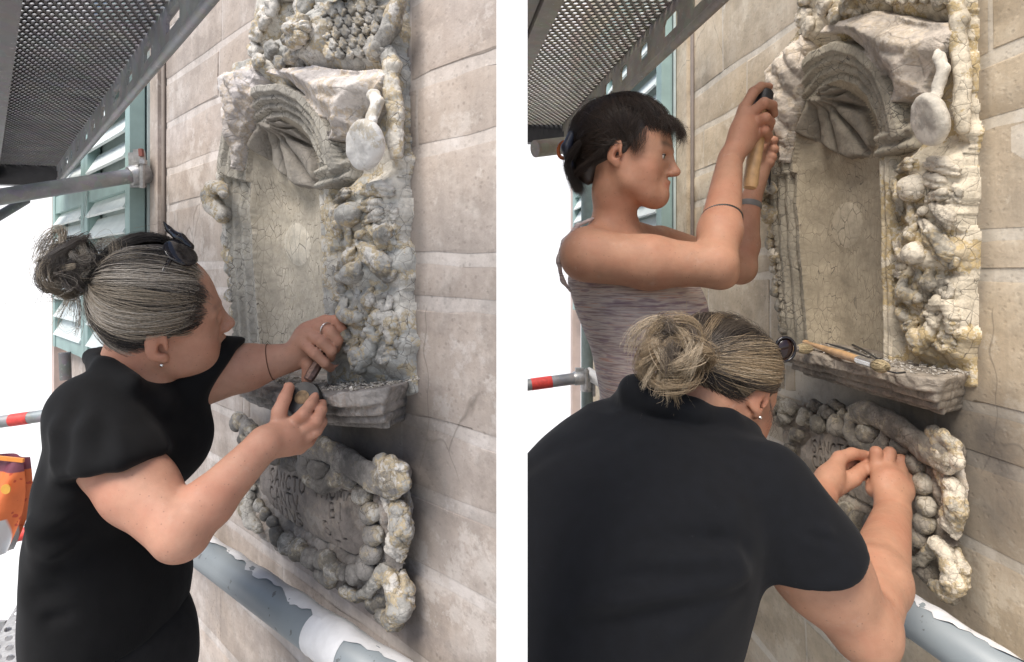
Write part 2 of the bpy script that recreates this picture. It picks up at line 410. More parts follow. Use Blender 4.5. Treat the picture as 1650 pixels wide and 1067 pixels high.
stone_wall('R', [85, 195, 378, 447, 668, 757, 900], 1615, -2.9, .62, -1.4, 'warm tan limestone block wall with cream joints behind the half-cleaned relief')

# white strip added to stand for the blank margin between the two views
pb = MB(); pb.box((0, .525, 0), (.0133, .045, 2.4))
po = pb.build('margin_strip', M_WHITE); tag(po, 'plain white upright strip added to stand for the blank margin between the two views', 'post')

# window jambs and shutters on both walls
def shutter_set(w, px0, px1, leaves, vtop, vbot, label, flip):
    u0 = wall_uv(w, px0, HY)[0]; u1 = wall_uv(w, px1, HY)[0]
    rt = empty('window_shutter', wall_mat(w) @ Matrix.Translation((0, 0, .045))); tag(rt, label, 'shutter')
    edges = np.linspace(u0, u1, leaves + 1); sw = .055
    for k in range(leaves):
        a, b = edges[k] + .003, edges[k + 1] - .003
        for x in (a + sw / 2, b - sw / 2):
            m = MB(); m.box((x, (vtop + vbot) / 2, .0), (sw / 2, (vtop - vbot) / 2, .022)); autosmooth(m.build('stile', M_TEAL, rt))
        for v in (vtop - .04, (vtop + vbot) / 2, vbot + .04):
            m = MB(); m.box(((a + b) / 2, v, 0), ((b - a) / 2 - sw, .04, .018)); m.build('rail', M_TEAL, rt)
        hs = .088; v = vbot + .1; first = None; i = 0
        while v < vtop - .1:
            if abs(v - (vtop + vbot) / 2) > .06:
                th = math.radians(28)
                if first is None:
                    m = MB(); m.box((0, 0, 0), ((b - a) / 2 - sw - .001, .046, .005), np.array(Matrix.Rotation(-th, 3, 'X'))); first = m.build('slat', M_SLAT, rt); o = first
                else:
                    o = first.copy(); COL.objects.link(o); o.parent = rt
                o.location = ((a + b) / 2, v, .004)
            v += hs
    m = MB(); m.box(((u0 + u1) / 2, (vtop + vbot) / 2, -.034), ((u1 - u0) / 2, (vtop - vbot) / 2, .004)); m.build('backing_board', M_SLATD, rt)
    return rt
for w, px0, px1, pj, lab in (('L', 112, 246, (246, 262), 'pale green louvred window shutters with blue-green stiles above the grey-haired worker'),
                             ('R', 938, 1092, (1092, 1112), 'pale green louvred window shutters with blue-green stiles behind the short-haired worker')):
    shutter_set(w, px0, px1, 2, 1.02 if w == 'L' else 1.35, -.36 if w == 'L' else -.25, lab, 1)
    # stone jamb of the window with a dark tube added in place of its shadow groove, and the post at the far side
    ua, ub = wall_uv(w, pj[0], HY)[0], wall_uv(w, pj[1], HY)[0]
    m = MB(); hh = 1.04 if w == 'L' else 1.7; m.box(((ua + ub) / 2 + .01, (hh - 1.6) / 2, .002), ((ub - ua) / 2 - .012, (hh + 1.6) / 2, .012))
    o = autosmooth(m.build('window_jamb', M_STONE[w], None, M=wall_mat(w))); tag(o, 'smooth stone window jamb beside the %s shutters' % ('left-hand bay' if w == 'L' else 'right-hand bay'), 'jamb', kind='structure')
    uc = ub + .035
    m = MB(); m.tube([(uc, -1.6, .007), (uc, hh, .007)], .007, 12)
    o = m.build('groove_tube', simple('groove_shade_brown', (.17, .14, .12), .7), None, True, wall_mat(w)); tag(o, 'thin dark vertical tube added in place of a shadow groove on the wall of the %s' % ('pinkish stone bay' if w == 'L' else 'tan stone bay'), 'conduit')
    ue = wall_uv(w, px0 - 4, HY)[0]
    m = MB(); m.box((ue - .04, (hh - 1.6) / 2, .02), (.03, (hh + 1.6) / 2, .03)); m.tube([(ue - .1, -1.6, .02), (ue - .1, hh, .02)], .02, 12)
    o = autosmooth(m.build('corner_post', M_PINKPOST, None, M=wall_mat(w))); tag(o, 'pale pink corner post at the far end of the %s wall' % ('pinkish' if w == 'L' else 'tan'), 'post')

# ------------------------------------------------------------------ scaffolding
def perforated_plate(p00, p10, p01, nu, nv, mat, parent, thick=.003, r=.34, lip=.0):
    """sheet with round holes in a staggered grid: p00 corner, p10 along the width, p01 along the length"""
    p00, p10, p01 = (np.asarray(x, float) for x in (p00, p10, p01)); ex = (p10 - p00) / nu; ey = (p01 - p00) / nv; nz = nrm(np.cross(ex, ey)); m = MB(); K = 8
    ang = [(-1, -1), (0, -1), (1, -1), (1, 0), (1, 1), (0, 1), (-1, 1), (-1, 0)]
    V = []; F = []
    for j in range(nv):
        for i in range(nu):
            st = .5 if j % 2 else 0.
            if st and i == nu - 1: continue
            c = p00 + ex * (i + .5 + st) + ey * (j + .5); b = len(V)
            for ax, ay in ang: V.append(c + ex * ax * .5 + ey * ay * .5)
            for ax, ay in ang:
                l = math.hypot(ax, ay); V.append(c + ex * ax / l * r + ey * ay / l * r + nz * 0)
            for ax, ay in ang:
                l = math.hypot(ax, ay); V.append(c + ex * ax / l * r * .93 + ey * ay / l * r * .93 - nz * (thick + lip))
            for k in range(K):
                k2 = (k + 1) % K; F += [(b + k, b + k2, b + 8 + k2, b + 8 + k), (b + 8 + k, b + 8 + k2, b + 16 + k2, b + 16 + k)]
        if j % 2:
            for i0, i1 in ((0, .5), (nu - .5, nu)):
                b = len(V); V += [p00 + ex * i0 + ey * j, p00 + ex * i1 + ey * j, p00 + ex * i1 + ey * (j + 1), p00 + ex * i0 + ey * (j + 1)]; F.append((b, b + 1, b + 2, b + 3))
    return mesh_obj('perforated_plate', V, np.array(F[:0]) if False else F, mat, parent, False)

def slotted_rail(a, b, depth, nslot, mat, parent, name='slotted_rail', t=.006):
    """upright web from a to b hanging down by depth, with a row of open slots, an upper fold and a tubular lower lip"""
    a = np.asarray(a, float); b = np.asarray(b, float); L = np.linalg.norm(b - a); d = (b - a) / L; sd = nrm(np.cross(d, (0, 0, 1))); m = MB(); up = A_(0, 0, 1)
    def seg(s0, s1, z0, z1): m.box(a + d * (s0 + s1) / 2 + up * (z0 + z1) / 2, A_(t / 2, (s1 - s0) / 2, (z1 - z0) / 2), np.c_[sd, d, up])
    z_hi, z_lo = -depth * .28, -depth * .66
    seg(0, L, z_hi, .012); seg(0, L, -depth, z_lo)
    pitch = L / nslot; x = 0
    for i in range(nslot):
        s0 = i * pitch; hl = pitch * (.34 if i % 3 else .5)
        seg(s0, s0 + pitch - hl, z_lo, z_hi)
        # rounded slot corners
        for sx, sg in ((s0 + pitch - hl, 1), (s0 + pitch, -1)):
            c = .012; q = [a + d * sx + up * z_hi, a + d * (sx + sg * c) + up * z_hi, a + d * sx + up * (z_hi - c)]
            m.add([p + sd * t * .45 for p in q] + [p - sd * t * .45 for p in q], [(0, 1, 2), (5, 4, 3), (1, 4, 5, 2)])
    m.tube([a - up * depth, b - up * depth], depth * .10, 12)
    m.tube([a + up * -.01 + sd * .008, b + up * -.01 + sd * .008], depth * .07, 10)
    return autosmooth(m.build(name, mat, parent))

def deck(near_r, far_r, near_l, far_l, z, nsl, nu, nv, mats, lab, drop=.13):
    far_l = (far_r[0] + near_l[0] - near_r[0], far_r[1] + near_l[1] - near_r[1])
    rt = empty('scaffold_deck', loc=((near_r[0] + far_r[0]) / 2, (near_r[1] + far_r[1]) / 2, z)); tag(rt, lab, 'scaffold deck')
    q = lambda p, dz=0: A_(p[0], p[1], z + dz); nr, fr, nl, fl = (A_(*p, 0) for p in (near_r, far_r, near_l, far_l))
    kids = [perforated_plate(q(nl), q(nr), q(fl), nu, nv, mats[0], None)]
    kids.append(slotted_rail(q(near_r, .0), q(far_r, .0), drop, nsl, mats[1], None))
    d = nrm(q(far_l) - q(near_l)); sd = nrm(np.cross(d, (0, 0, 1)))
    m = MB()
    for off, w, zz in ((-.02, .05, -.03), (-.075, .05, -.015), (-.13, .05, -.03)):
        m.box((q(near_l) + q(far_l)) / 2 + sd * off + A_(0, 0, zz), A_(w / 2, np.linalg.norm(q(far_l) - q(near_l)) / 2, .035), np.c_[sd, d, A_(0, 0, 1)])
    kids.append(m.build('side_rail', mats[2], None))
    m = MB(); m.bar(q(far_l, -.04) - sd * .1, q(far_r, -.04) + sd * .02, .05, .1); kids.append(m.build('end_beam', M_DARK, None))
    for k in kids: child_world(k, rt)
    return rt
Z = .48
def px_on_z(px, py, z): d = FPX * z / (HY - py); return ((px - CX) / FPX * d, d)
def ext(a, b, f): return (a[0] + (b[0] - a[0]) * f, a[1] + (b[1] - a[1]) * f)
nr, fr = px_on_z(275, 0, Z), px_on_z(92, 268, Z); nl, fl = px_on_z(22, 0, Z), px_on_z(-85, 268, Z)
ne = ext(nr, fr, -.35)
deck(ne, fr, (ne[0] + nl[0] - nr[0], ne[1] + nl[1] - nr[1]), fl, Z, 15, 17, 150, (M_GALVD, M_GALV, M_GALVD), 'overhead perforated steel scaffold deck in cool grey above the lone worker', .085)
Z = .75
nr, fr = px_on_z(1085, 0, Z), px_on_z(905, 203, Z); nl, fl = px_on_z(888, 0, Z), px_on_z(835, 203, Z)
ne = ext(nr, fr, -.5)
deck(ne, fr, (ne[0] + nl[0] - nr[0], ne[1] + nl[1] - nr[1]), fl, Z, 11, 14, 104, (M_GALVT, M_GALVT, M_GALVT), 'overhead perforated steel scaffold deck in sandy grey above the two workers', .125)

def coupler(m, c, ax, s=1.0):
    ax = nrm(ax); m.lathe(c - ax * .03 * s, ax, [(0, .031 * s), (.006 * s, .034 * s), (.054 * s, .034 * s), (.06 * s, .031 * s)], 14)
    m.box(c + A_(0, 0, .036 * s), A_(.02, .012, .012) * s); m.tube([c + A_(.03, -.03, -.05) * s, c + A_(.03, -.03, .05) * s], .008 * s, 8); m.lathe(c + A_(.03, -.03, .03) * s, (0, 0, 1), [(0, .014 * s), (.014 * s, .014 * s)], 6)
def tube_thing(a, b, r, lab, mat=M_GALV, tape=(), caps=(), group=None, name='scaffold_tube', extra=None):
    a = np.asarray(a, float); b = np.asarray(b, float); rt = empty(name, loc=a); tag(rt, lab, 'scaffold tube', group)
    m = MB(); m.tube([a, b], r, 20, True); child_world(autosmooth(m.build('pipe', mat)), rt); d = nrm(b - a); L = np.linalg.norm(b - a)
    for s0, s1 in tape:
        m = MB(); m.tube([a + d * s0 * L, a + d * s1 * L], r * 1.03, 20, False); child_world(m.build('red_tape', M_RED, None, True), rt)
    for s0 in caps:
        m = MB(); coupler(m, a + d * s0 * L, d); child_world(autosmooth(m.build('coupler', M_ZINC)), rt)
    if extra: extra(rt)
    return rt
# left bay
tube_thing(P(-60, 327, 1.56), P(228, 281, 1.90), .0242, 'thick grey scaffold tube ending in a clamp in front of the green shutters', caps=(.985,))
rt = empty('wall_anchor', loc=P(232, 280, 1.9)); tag(rt, 'bolted anchor clamp with a short rod in front of the left shutters', 'clamp')
m = MB(); m.bar(P(220, 246, 1.9), P(223, 302, 1.9), .05, .012, (0, 1, 0)); m.bar(P(224, 242, 1.88), P(226, 262, 1.88), .022, .03, (0, 1, 0)); child_world(m.build('clamp_plate', M_ZINC), rt)
m = MB(); m.tube([P(224, 281, 1.89), P(254, 281, 1.95)], .008, 10); child_world(m.build('rod', M_ZINC, None, True), rt)
m = MB(); m.bar(P(227, 240, 1.86), P(228, 252, 1.86), .011, .012, (0, 1, 0)); child_world(m.build('red_tag', simple('faded_red_paint', (.22, .075, .06), .6)), rt)
tube_thing(P(-80, 395, 2.3), P(42, 322, 2.6), .02, 'dark diagonal scaffold brace at the far corner under the deck', M_GALVD)
tube_thing(P(-120, 697, 2.2), P(112, 664, 2.25), .0242, 'upper grey guard rail with red tape on the bay of the lone worker', M_GALV, ((.59, .72),), group=None)
tube_thing(P(-120, 893, 2.2), P(112, 845, 2.25), .0242, 'lower grey guard rail with red tape behind the orange bag', M_GALV, ((.58, .74),))
tube_thing(P(104, 568, 2.5), P(106, 612, 2.5), .022, 'short dark scaffold stub beside the shoulder of the lone worker', M_GALVD)
# right bay
tube_thing(P(862, 240, 2.2), P(962, 228, 2.35), .034, 'thick pale scaffold tube behind the head of the short-haired worker', M_GALVT)
tube_thing(P(700, 641, 2.6), P(948, 607, 2.7), .028, 'grey guard rail with red tape behind the woman in the striped tank top', M_GALV, ((.62, .755),), (.94,))
up = tube_thing(P(946, 900, 2.8), P(946, 250, 2.8), .030, 'upright scaffold standard with a clamp behind the striped tank top', simple('green_grey_steel', (.22, .27, .26), .5, .3), (), (.43,))
tube_thing(P(945, 600, 2.75), P(1010, 640, 2.65), .03, 'pale diagonal scaffold brace behind the striped tank top', M_WHITE)
# sheeting outside both bays
def sheet(pts, lab):
    m = MB(); a, b = (np.asarray(p, float) for p in pts); d = b - a; n_ = nrm(np.cross(d, (0, 0, 1)))
    m.grid(lambda u, v: a + d * u + n_ * (.016 * math.sin(u * 23 + 3 * math.sin(v * 4)) + .008 * math.sin(u * 61 + v * 17)) + A_(0, 0, -3.2 + 6.2 * v), 90, 14)
    tag(m.build('scaffold_sheeting', M_SHEET, None, True), lab, 'sheeting')
sheet((P(-520, HY, 6.4), P(150, HY, 4.3)), 'white translucent sheeting hung outside the bay of the lone worker')
sheet((P(420, HY, 8.4), P(1035, HY, 5.6)), 'white translucent sheeting hung outside the bay of the two workers')
# floors the workers stand on
def floor(x0, x1, y0, y1, lab):
    m = MB(); m.box(((x0 + x1) / 2, (y0 + y1) / 2, -1.53), ((x1 - x0) / 2, (y1 - y0) / 2, .02)); o = m.build('scaffold_floor', M_FLOOR); tag(o, lab, 'scaffold floor', kind='structure')
def plank_floor(w, lab):
    rt = empty('scaffold_floor', wall_mat(w)); tag(rt, lab, 'scaffold floor', kind='structure')
    for i in range(4):
        m = MB(); n0 = .12 + i * .27; m.box((-.9, -1.53, n0 + .13), (1.5 if w == 'L' else 1.2, .02, .128)); m.build('deck_board', M_FLOOR, rt)
plank_floor('L', 'grey scaffold floor boards under the lone worker')
plank_floor('R', 'grey scaffold floor boards under the two workers')
# perforated corner of the lower deck, bottom left
a = P(-40, 1085, 2.0); b = P(90, 1085, 2.0)
dk = empty('lower_deck', loc=(a + b) / 2); tag(dk, 'small perforated steel deck with a toe board at the bottom left corner', 'scaffold deck')
fa = P(-40, 1030, 2.3); fb = P(80, 1030, 2.3); z0 = a[2]
for p in (fa, fb): p[2] = z0
fa[1] = fb[1] = 2.55; child_world(perforated_plate(a, b, fa + (0, 0, 0), 6, 10, M_ZINC, None), dk)
m = MB(); m.bar(P(-30, 1034, 2.4), P(75, 1012, 2.5), .012, .05); m.bar(P(2, 1040, 2.35), P(4, 1000, 2.35), .03, .012, (0, 1, 0)); child_world(m.build('toe_board', M_ZINC), dk)
# orange bag on the guard rail
def bag():
    rt = empty('carrier_bag', loc=P(15, 745, 2.0)); tag(rt, 'orange carrier bag with purple and white print hanging from the guard rail', 'bag')
    t = NT('printed_orange_plastic'); s = t.sep(t.co('Generated')); w = t.noise(9, 3)
    c = t.mix(t.ramp(t.noise(26, 2), [(.60, 0), (.63, 1)], 'CONSTANT'), (.70, .17, .05), (.50, .07, .03))
    c = t.mix(t.ramp(s[2], [(.84, 0), (.85, 1)]), c, (.16, .045, .07)); c = t.mix(t.ramp(t.math('SUBTRACT', s[0], t.math('MULTIPLY', s[2], .9)), [(-.02, 0), (.0, 1)]), c, c)
    lo = t.math('SUBTRACT', .42, s[2]); c = t.mix(t.math('MULTIPLY', t.ramp(lo, [(.0, 0), (.01, 1)]), t.ramp(s[0], [(.66, 1), (.7, 0)])), c, (.62, .62, .62))
    mt = t.out(c, .4, t.bump(w, .5, .02)); m = MB()
    def f(u, v):
        top = P(-30, 733, 2.0) * (1 - u) + P(39, 740, 2.0) * u; bot = P(-30, 905, 2.0) * (1 - u) + P(11, 892, 2.0) * u
        x = top * (1 - v) + bot * v; return x + A_(0, -.03 * math.sin(u * math.pi) * math.sin(v * math.pi) - .012 * math.sin(u * 9 + v * 4), 0) + A_(.02 * math.sin(v * 3.1) * u, 0, 0)
    m.grid(f, 14, 20); n = len(m.v); m.v += [(x, y + .03 + (.02 if 0 else 0), z) for x, y, z in m.v]; m.f += [tuple(i + n for i in q[::-1]) for q in m.f]
    child_world(m.build('bag_body', mt, None, True), rt)
    m = MB(); m.bar(P(-30, 735, 1.99), P(38, 742, 1.99), .008, .014); child_world(m.build('bag_hem', simple('orange_plastic', (.72, .25, .04), .4)), rt)
    m = MB(); c0 = P(10, 788, 1.955); m.lathe(c0, (0, -1, 0), [(0, .017), (.003, .017)], 20); child_world(m.build('printed_spot', simple('yellow_print', (.62, .33, .05), .5)), rt)
bag()
# wrapped drain pipes along the foot of the walls
def mat_film():
    t = NT('white_plastic_wrap'); n = t.noise(14, 5, .6); return t.out(t.ramp(n, [(.3, (.66, .66, .67)), (.7, (.82, .82, .83))]), .35, t.bump(n, .6, .006))
M_FILM = mat_film()
def mat_pvc():
    t = NT('grey_pipe'); n = t.noise(10, 4); sp = t.noise(55, 3); c = t.ramp(n, [(.3, (.215, .245, .262)), (.7, (.255, .285, .30))]); c = t.mix(t.ramp(sp, [(.66, 0), (.7, .8)]), c, (.09, .09, .09)); return t.out(c, .45)
M_PVC = mat_pvc()
def wrapped_pipe(w, pa, pb, n, r, bands, lab, extend=.6):
    a = A_(*wall_uv(w, *pa, n), n); b = A_(*wall_uv(w, *pb, n), n); d = b - a; b = b + d * .6; a = a - d * extend
    rt = empty('wrapped_pipe', wall_mat(w)); tag(rt, lab, 'pipe'); m = MB(); m.tube([a, b], r, 28); m.build('pipe', M_PVC, rt, True)
    at = lambda px, py: A_(*wall_uv(w, px, py, n), n); dd = nrm(d)
    for (p0, p1) in bands:
        s0, s1 = ((at(*p) - a) @ dd for p in (p0, p1)); k = 14
        m = MB(); m.tube([a + dd * (s0 + (s1 - s0) * i / k) for i in range(k + 1)], [r * (1.03 + .02 * math.sin(i * 2.1) * (0 < i < k)) for i in range(k + 1)], 28, False); m.build('plastic_wrap', M_FILM, rt, True)
    # torn film lying along the upper side
    x = nrm(np.cross(dd, A_(0, 0, 1))); 
    if x[1] < 0: x = -x
    y = nrm(np.cross(dd, x)); L = np.linalg.norm(b - a); r_ = random.Random(4); m = MB(); N = 150; M_ = 8
    wk = vnoise(np.c_[np.arange(N + 1) * .11, np.zeros(N + 1), np.zeros(N + 1)], 1, 3) + .35 * vnoise(np.c_[np.arange(N + 1) * .45, np.zeros(N + 1), np.zeros(N + 1)], 1, 8); lo = [math.radians(88 + 24 * wk[i]) for i in range(N + 1)]
    def f(u, v):
        i = int(round(u * N)); ang = lo[i] + (math.radians(165) - lo[i]) * v; rr = r * (1.05 + .04 * math.sin(i * .37 + v * 5) + .02 * math.sin(i * .9 + v * 3) * (1 if v < .3 else .3)); up_ = A_(0, 1, 0); out = A_(0, 0, 1)
        return a + dd * L * u + (out * math.cos(ang) + up_ * math.sin(ang)) * rr
    m.grid(f, N, M_); m.build('torn_film', M_FILM, rt, True)
    return rt
wrapped_pipe('L', (350, 905), (600, 1080), .09, .037, [((512, 985), (568, 1045))], 'grey pipe with torn white plastic wrap under the relief of the lone worker')
wrapped_pipe('R', (1375, 930), (1600, 1080), .09, .036, [((1300, 880), (1478, 1000))], 'grey pipe with torn white plastic wrap under the relief of the two workers', 1.2)

# ------------------------------------------------------------------ the stucco relief: shaped once, set into both walls
# (the left bay's niche is a little broader, so its points pass through a smooth spread)
_CW = np.array([[-.0152, -.0236], [1.42, .2386], [-.0601, .9285], [-.0848, -.1337], [.288, .503], [.0684, -.16]])
def spread(V):
    V = np.asarray(V, float); a, b = V[:, 0], V[:, 1]; ac = np.clip(a, -.68, .05)
    M = np.c_[np.ones(len(a)), a, b, ac * b, ac * ac, np.clip(b, -.66, .7) ** 2]; W = M @ _CW
    return np.c_[W, V[:, 2] * 1.0]
def unspread(p):
    x = np.array([p[0] / 1.3, p[1]], float)
    for _ in range(25):
        f = spread(np.array([[x[0], x[1], 0]]))[0, :2] - p; J = np.zeros((2, 2))
        for i in range(2):
            d = np.zeros(3); d[i] = 1e-4; J[:, i] = (spread(np.array([[x[0] + d[0], x[1] + d[1], 0]]))[0, :2] - spread(np.array([[x[0], x[1], 0]]))[0, :2]) / 1e-4
        x = x - np.linalg.solve(J, f)
    return x
def cR(px, py, n=0.): return wall_uv('R', px, py, n)
def cL(px, py, n=0.): return unspread(wall_uv('L', px, py, n))
def R3(px, py, n=0.): return A_(*cR(px, py, n), n)
def L3(px, py, n=0.): return A_(*cL(px, py, n), n)
def polyR(n, *pts): return np.array([cR(x, y, n) for x, y in pts])
def poly_sd(poly, q, closed=True):
    """signed distance of points q to a polygon (negative inside)"""
    d = np.full(len(q), 9.); ins = np.zeros(len(q), bool); m = len(poly)
    for i in range(m if closed else m - 1):
        a, b = poly[i], poly[(i + 1) % m]; ba = b - a; t = np.clip(((q - a) @ ba) / (ba @ ba + 1e-12), 0, 1)
        d = np.minimum(d, np.hypot(*(q - a - t[:, None] * ba).T))
        if closed:
            c = ((a[1] > q[:, 1]) != (b[1] > q[:, 1])) & (q[:, 0] < (b[0] - a[0]) * (q[:, 1] - a[1]) / (b[1] - a[1] + 1e-12) + a[0]); ins ^= c
    return np.where(ins, -d, d) if closed else d
def mat_crackle(name, grey, lime, ochre, scale, stretch=(1, 1, 1), crack=.85, peel=.5, wide=.035, dirt=.5, bump=.8, smear=None, grime=.0, carve_tone=False):
    t = NT(name); co = t.co(scale=stretch); n1 = t.noise(5, 6, .65); n2 = t.noise(17, 6, .7); n3 = t.noise(75, 5, .7); n4 = t.noise(8.3, 7, .72, t.co(rot=(.5, .9, .2)))
    e1 = t.edge(scale, co, .045, 9); e2 = t.edge(scale * 2.3, co, .03, 14); big = t.ramp(e1, [(0, 1), (wide * .4, .9), (wide, 0)]); small = t.ramp(e2, [(0, 1), (wide * .8, 0)])
    msk = t.ramp(n2, [(.41, .05), (.60, 1)]); cr = t.math('MAXIMUM', big, t.math('MULTIPLY', small, t.ramp(n2, [(.45, 0), (.6, .8)])))
    c = t.ramp(n2, [(.28, tuple(x * .62 for x in grey)), (.5, grey), (.7, tuple(min(.9, x * 1.3) for x in grey))])
    pl = t.ramp(n4, [(.565 - .13 * peel, 0), (.585 - .13 * peel, 1)]); oc = t.ramp(n4, [(.53 - .13 * peel, 0), (.55 - .13 * peel, 1), (.575 - .13 * peel, 1), (.6 - .13 * peel, .15)])
    c = t.mix(t.math('MULTIPLY', pl, min(1, peel * 1.6)), c, t.ramp(n3, [(.3, tuple(x * .8 for x in lime)), (.6, lime)])); c = t.mix(t.math('MULTIPLY', oc, min(1, peel * 1.5)), c, ochre)
    c = t.mix(t.math('MULTIPLY', t.math('MULTIPLY', cr, msk), crack), c, (.055, .047, .04))
    c = t.mix(t.ramp(n3, [(.52, 0), (.72, dirt)]), c, tuple(x * .4 for x in grey))
    if grime: c = t.mix(t.math('MULTIPLY', t.ramp(t.noise(7.5, 8, .74, t.co(rot=(1.1, .4, .7))), [(.47, 0), (.60, 1)]), grime), c, tuple(x * .30 for x in grey))
    if smear: c = t.mix(t.ramp(n1, [(.52, 0), (.66, .75)]), c, smear)
    plate = t.math('MINIMUM', t.math('MULTIPLY', e1, 6), .8)
    if carve_tone: c = t.mix(1.0, c, t.attr('tone'), 'MULTIPLY')
    b = t.bump(plate, bump * .22, .004); b = t.bump(t.math('SUBTRACT', 1.0, t.math('MULTIPLY', cr, msk)), bump * .5, .002, b); b = t.bump(n2, bump, .006, b); b = t.bump(n3, bump * .8, .003, b)
    return t.out(c, .88, b)
def mset(w):
    L = w == 'L'; tone = (lambda g: g) if L else (lambda g: tuple(x * k for x, k in zip(g, (1.0, .93, .80))))
    return dict(
        panel=mat_crackle('cracked_grey_paint_' + ('cool' if L else 'warm'), (.43, .42, .39) if L else (.45, .37, .25), tone((.74, .71, .66)), (.50, .38, .20), 44, crack=.8, peel=.42 if L else .8, grime=.45, wide=.026),
        orn=mat_crackle('flaking_relief_paint_' + ('cool' if L else 'warm'), tone((.40, .385, .355)), tone((.76, .73, .69)), (.48, .38, .23), 50, crack=.6, peel=.55 if L else .72, dirt=.8, grime=.85, wide=.026),
        arch=mat_crackle('crackled_arch_paint_' + ('cool' if L else 'warm'), tone((.37, .35, .31)), tone((.55, .52, .46)), (.42, .36, .25), 50, crack=.95, peel=.12, wide=.045, grime=.35),
        back=mat_crackle('fine_crackle_niche_paint_' + ('cool' if L else 'warm'), tone((.42, .38, .315)), tone((.52, .48, .40)), (.40, .34, .24), 66, (1.35, .45, 1), .85, .12, .032, .4, .45, smear=tone((.33, .30, .25))),
        patch=mat_crackle('pale_patch_paint_' + ('cool' if L else 'warm'), tone((.50, .46, .39)), tone((.62, .58, .50)), (.45, .39, .29), 30, (1.2, .6, 1), .8, .2, .03, .3, .4),
        shell=mat_crackle('sooty_shell_paint_' + ('cool' if L else 'warm'), tone((.245, .225, .20)), tone((.4, .38, .34)), (.3, .26, .2), 26, (1, .6, 1), .4, .10, .025, .5, .8),
        drape=mat_crackle('bare_white_plaster_' + ('cool' if L else 'warm'), tone((.56, .52, .50)), tone((.77, .73, .71)), (.55, .45, .33), 14, crack=.35, peel=.5, wide=.02, dirt=.6, bump=1.2, grime=.5),
        disc=mat_crackle('worn_white_medallion_' + ('cool' if L else 'warm'), tone((.55, .54, .53)), tone((.80, .79, .78)), (.55, .5, .42), 10, crack=.12, peel=.75, wide=.02, dirt=.35, bump=.6, grime=.4),
        sill=mat_crackle('chipped_grey_stone_' + ('cool' if L else 'warm'), tone((.29, .265, .245)), tone((.58, .55, .51)), (.30, .21, .15), 12, crack=.3, peel=.2, wide=.03, dirt=.7, bump=1.2, grime=.7),
        plaque=mat_crackle('weathered_brown_slab_' + ('cool' if L else 'warm'), tone((.205, .18, .165) if L else (.285, .255, .235)), tone((.42, .39, .36)), (.3, .25, .2), 30, (1, .45, 1), .15, .22, .02, .6, .8, carve_tone=True),
        bead=mat_crackle('crazed_dark_bead_paint_' + ('cool' if L else 'warm'), tone((.25, .235, .22)), tone((.66, .64, .60)), (.36, .30, .2), 62, crack=.8, peel=.40, wide=.035, dirt=.7, grime=.8))
MS = {'L': mset('L'), 'R': mset('R')}
RELIEF = []       # (thing, part name, mesh in canonical coordinates, material key, kind)
BL = []
def put(thing, name, V, F, mk, kind=None, col=None): RELIEF.append((thing, name, np.asarray(V, float), F, mk, kind, col))

# ---- carved ornaments
def blob(thing, name, pts, rs, mk, k=.006, flat=1.0, rough=.0022, res=.0034, carve=(), rscale=40, crk=.0009):
    s = Sdf(); pts = [np.asarray(p, float) for p in pts]; rs = [q_ * (1 + .95 * max(-p[0], 0)) for q_, p in zip(rs, pts)]
    for p_, q_ in zip(pts, rs): BL.append((thing, p_[0], p_[1], q_, p_[2]))
    hv = _hash(np.array([len(RELIEF)]), np.array([3]), np.array([7]), 5)[0]
    if len(pts) == 1 and name == 'fruit': a_ = hv * 6.28; s.ell(pts[0], (rs[0] * (.84 + .3 * hv), rs[0] * (1.12 - .25 * hv), rs[0] * flat * 1.05), np.array(Matrix.Rotation(a_, 3, 'Z')))
    elif len(pts) == 1: s.ell(pts[0], (rs[0], rs[0], rs[0] * flat))
    else: s.chain(pts, rs, k)
    for c, r in carve: s.ell(c, (r, r, r * 1.6), k=.004, op='s')
    al = np.array(pts); R = max(rs) + .012; V, F = s.mesh(al.min(0) - R, al.max(0) + R, res)
    if not len(V): return
    if flat != 1.0 and len(pts) > 1: V[:, 2] = pts[0][2] + (V[:, 2] - pts[0][2]) * flat
    N = vnormals(V, F); e = worley(V, 46, 5); 
    lump = (.12 if name == 'fruit' else .07) * min(max(rs), .026) * fbm(V, 1.1 / max(max(rs), .012), 3, len(RELIEF) + 40); ridge = 0
    if name in ('leaf', 'curled_leaf', 'acanthus_leaf', 'petal', 'feather'):
        ax_ = nrm(np.asarray(pts[-1]) - pts[0]); sd_ = nrm(np.cross(ax_, (0, 0, 1))); w_ = (V - np.mean(pts, 0)) @ sd_; ridge = -.0045 * np.exp(-(w_ / .003) ** 2) + .0010 * np.sin(w_ * 700 + ((V - pts[0]) @ ax_) * 260)
    V = V + N * (rough * fbm(V, rscale, 3, len(RELIEF)) + lump + ridge - crk * np.exp(-(e / .09) ** 2))[:, None]
    put(thing, name, V, F, mk)
def curl(thing, name, c, r, mk, turn=1.35, sgn=1, a0=0., n=.0, **kw):
    m_ = 9; pts = []; rs = []
    for i in range(m_):
        t_ = i / (m_ - 1); a = a0 + sgn * turn * 2 * math.pi * t_; q_ = r * (1 - .78 * t_); pts.append(np.asarray(c) + A_(math.cos(a) * q_ * .8, math.sin(a) * q_, n * (1 - t_) + r * .35 * t_)); rs.append(r * (.36 - .10 * t_))
    blob(thing, name, pts, rs, mk, k=.003, **kw)
mR = mL = lambda px: px / 900             # pixels -> metres at arm's length (blob() allows for the distance)
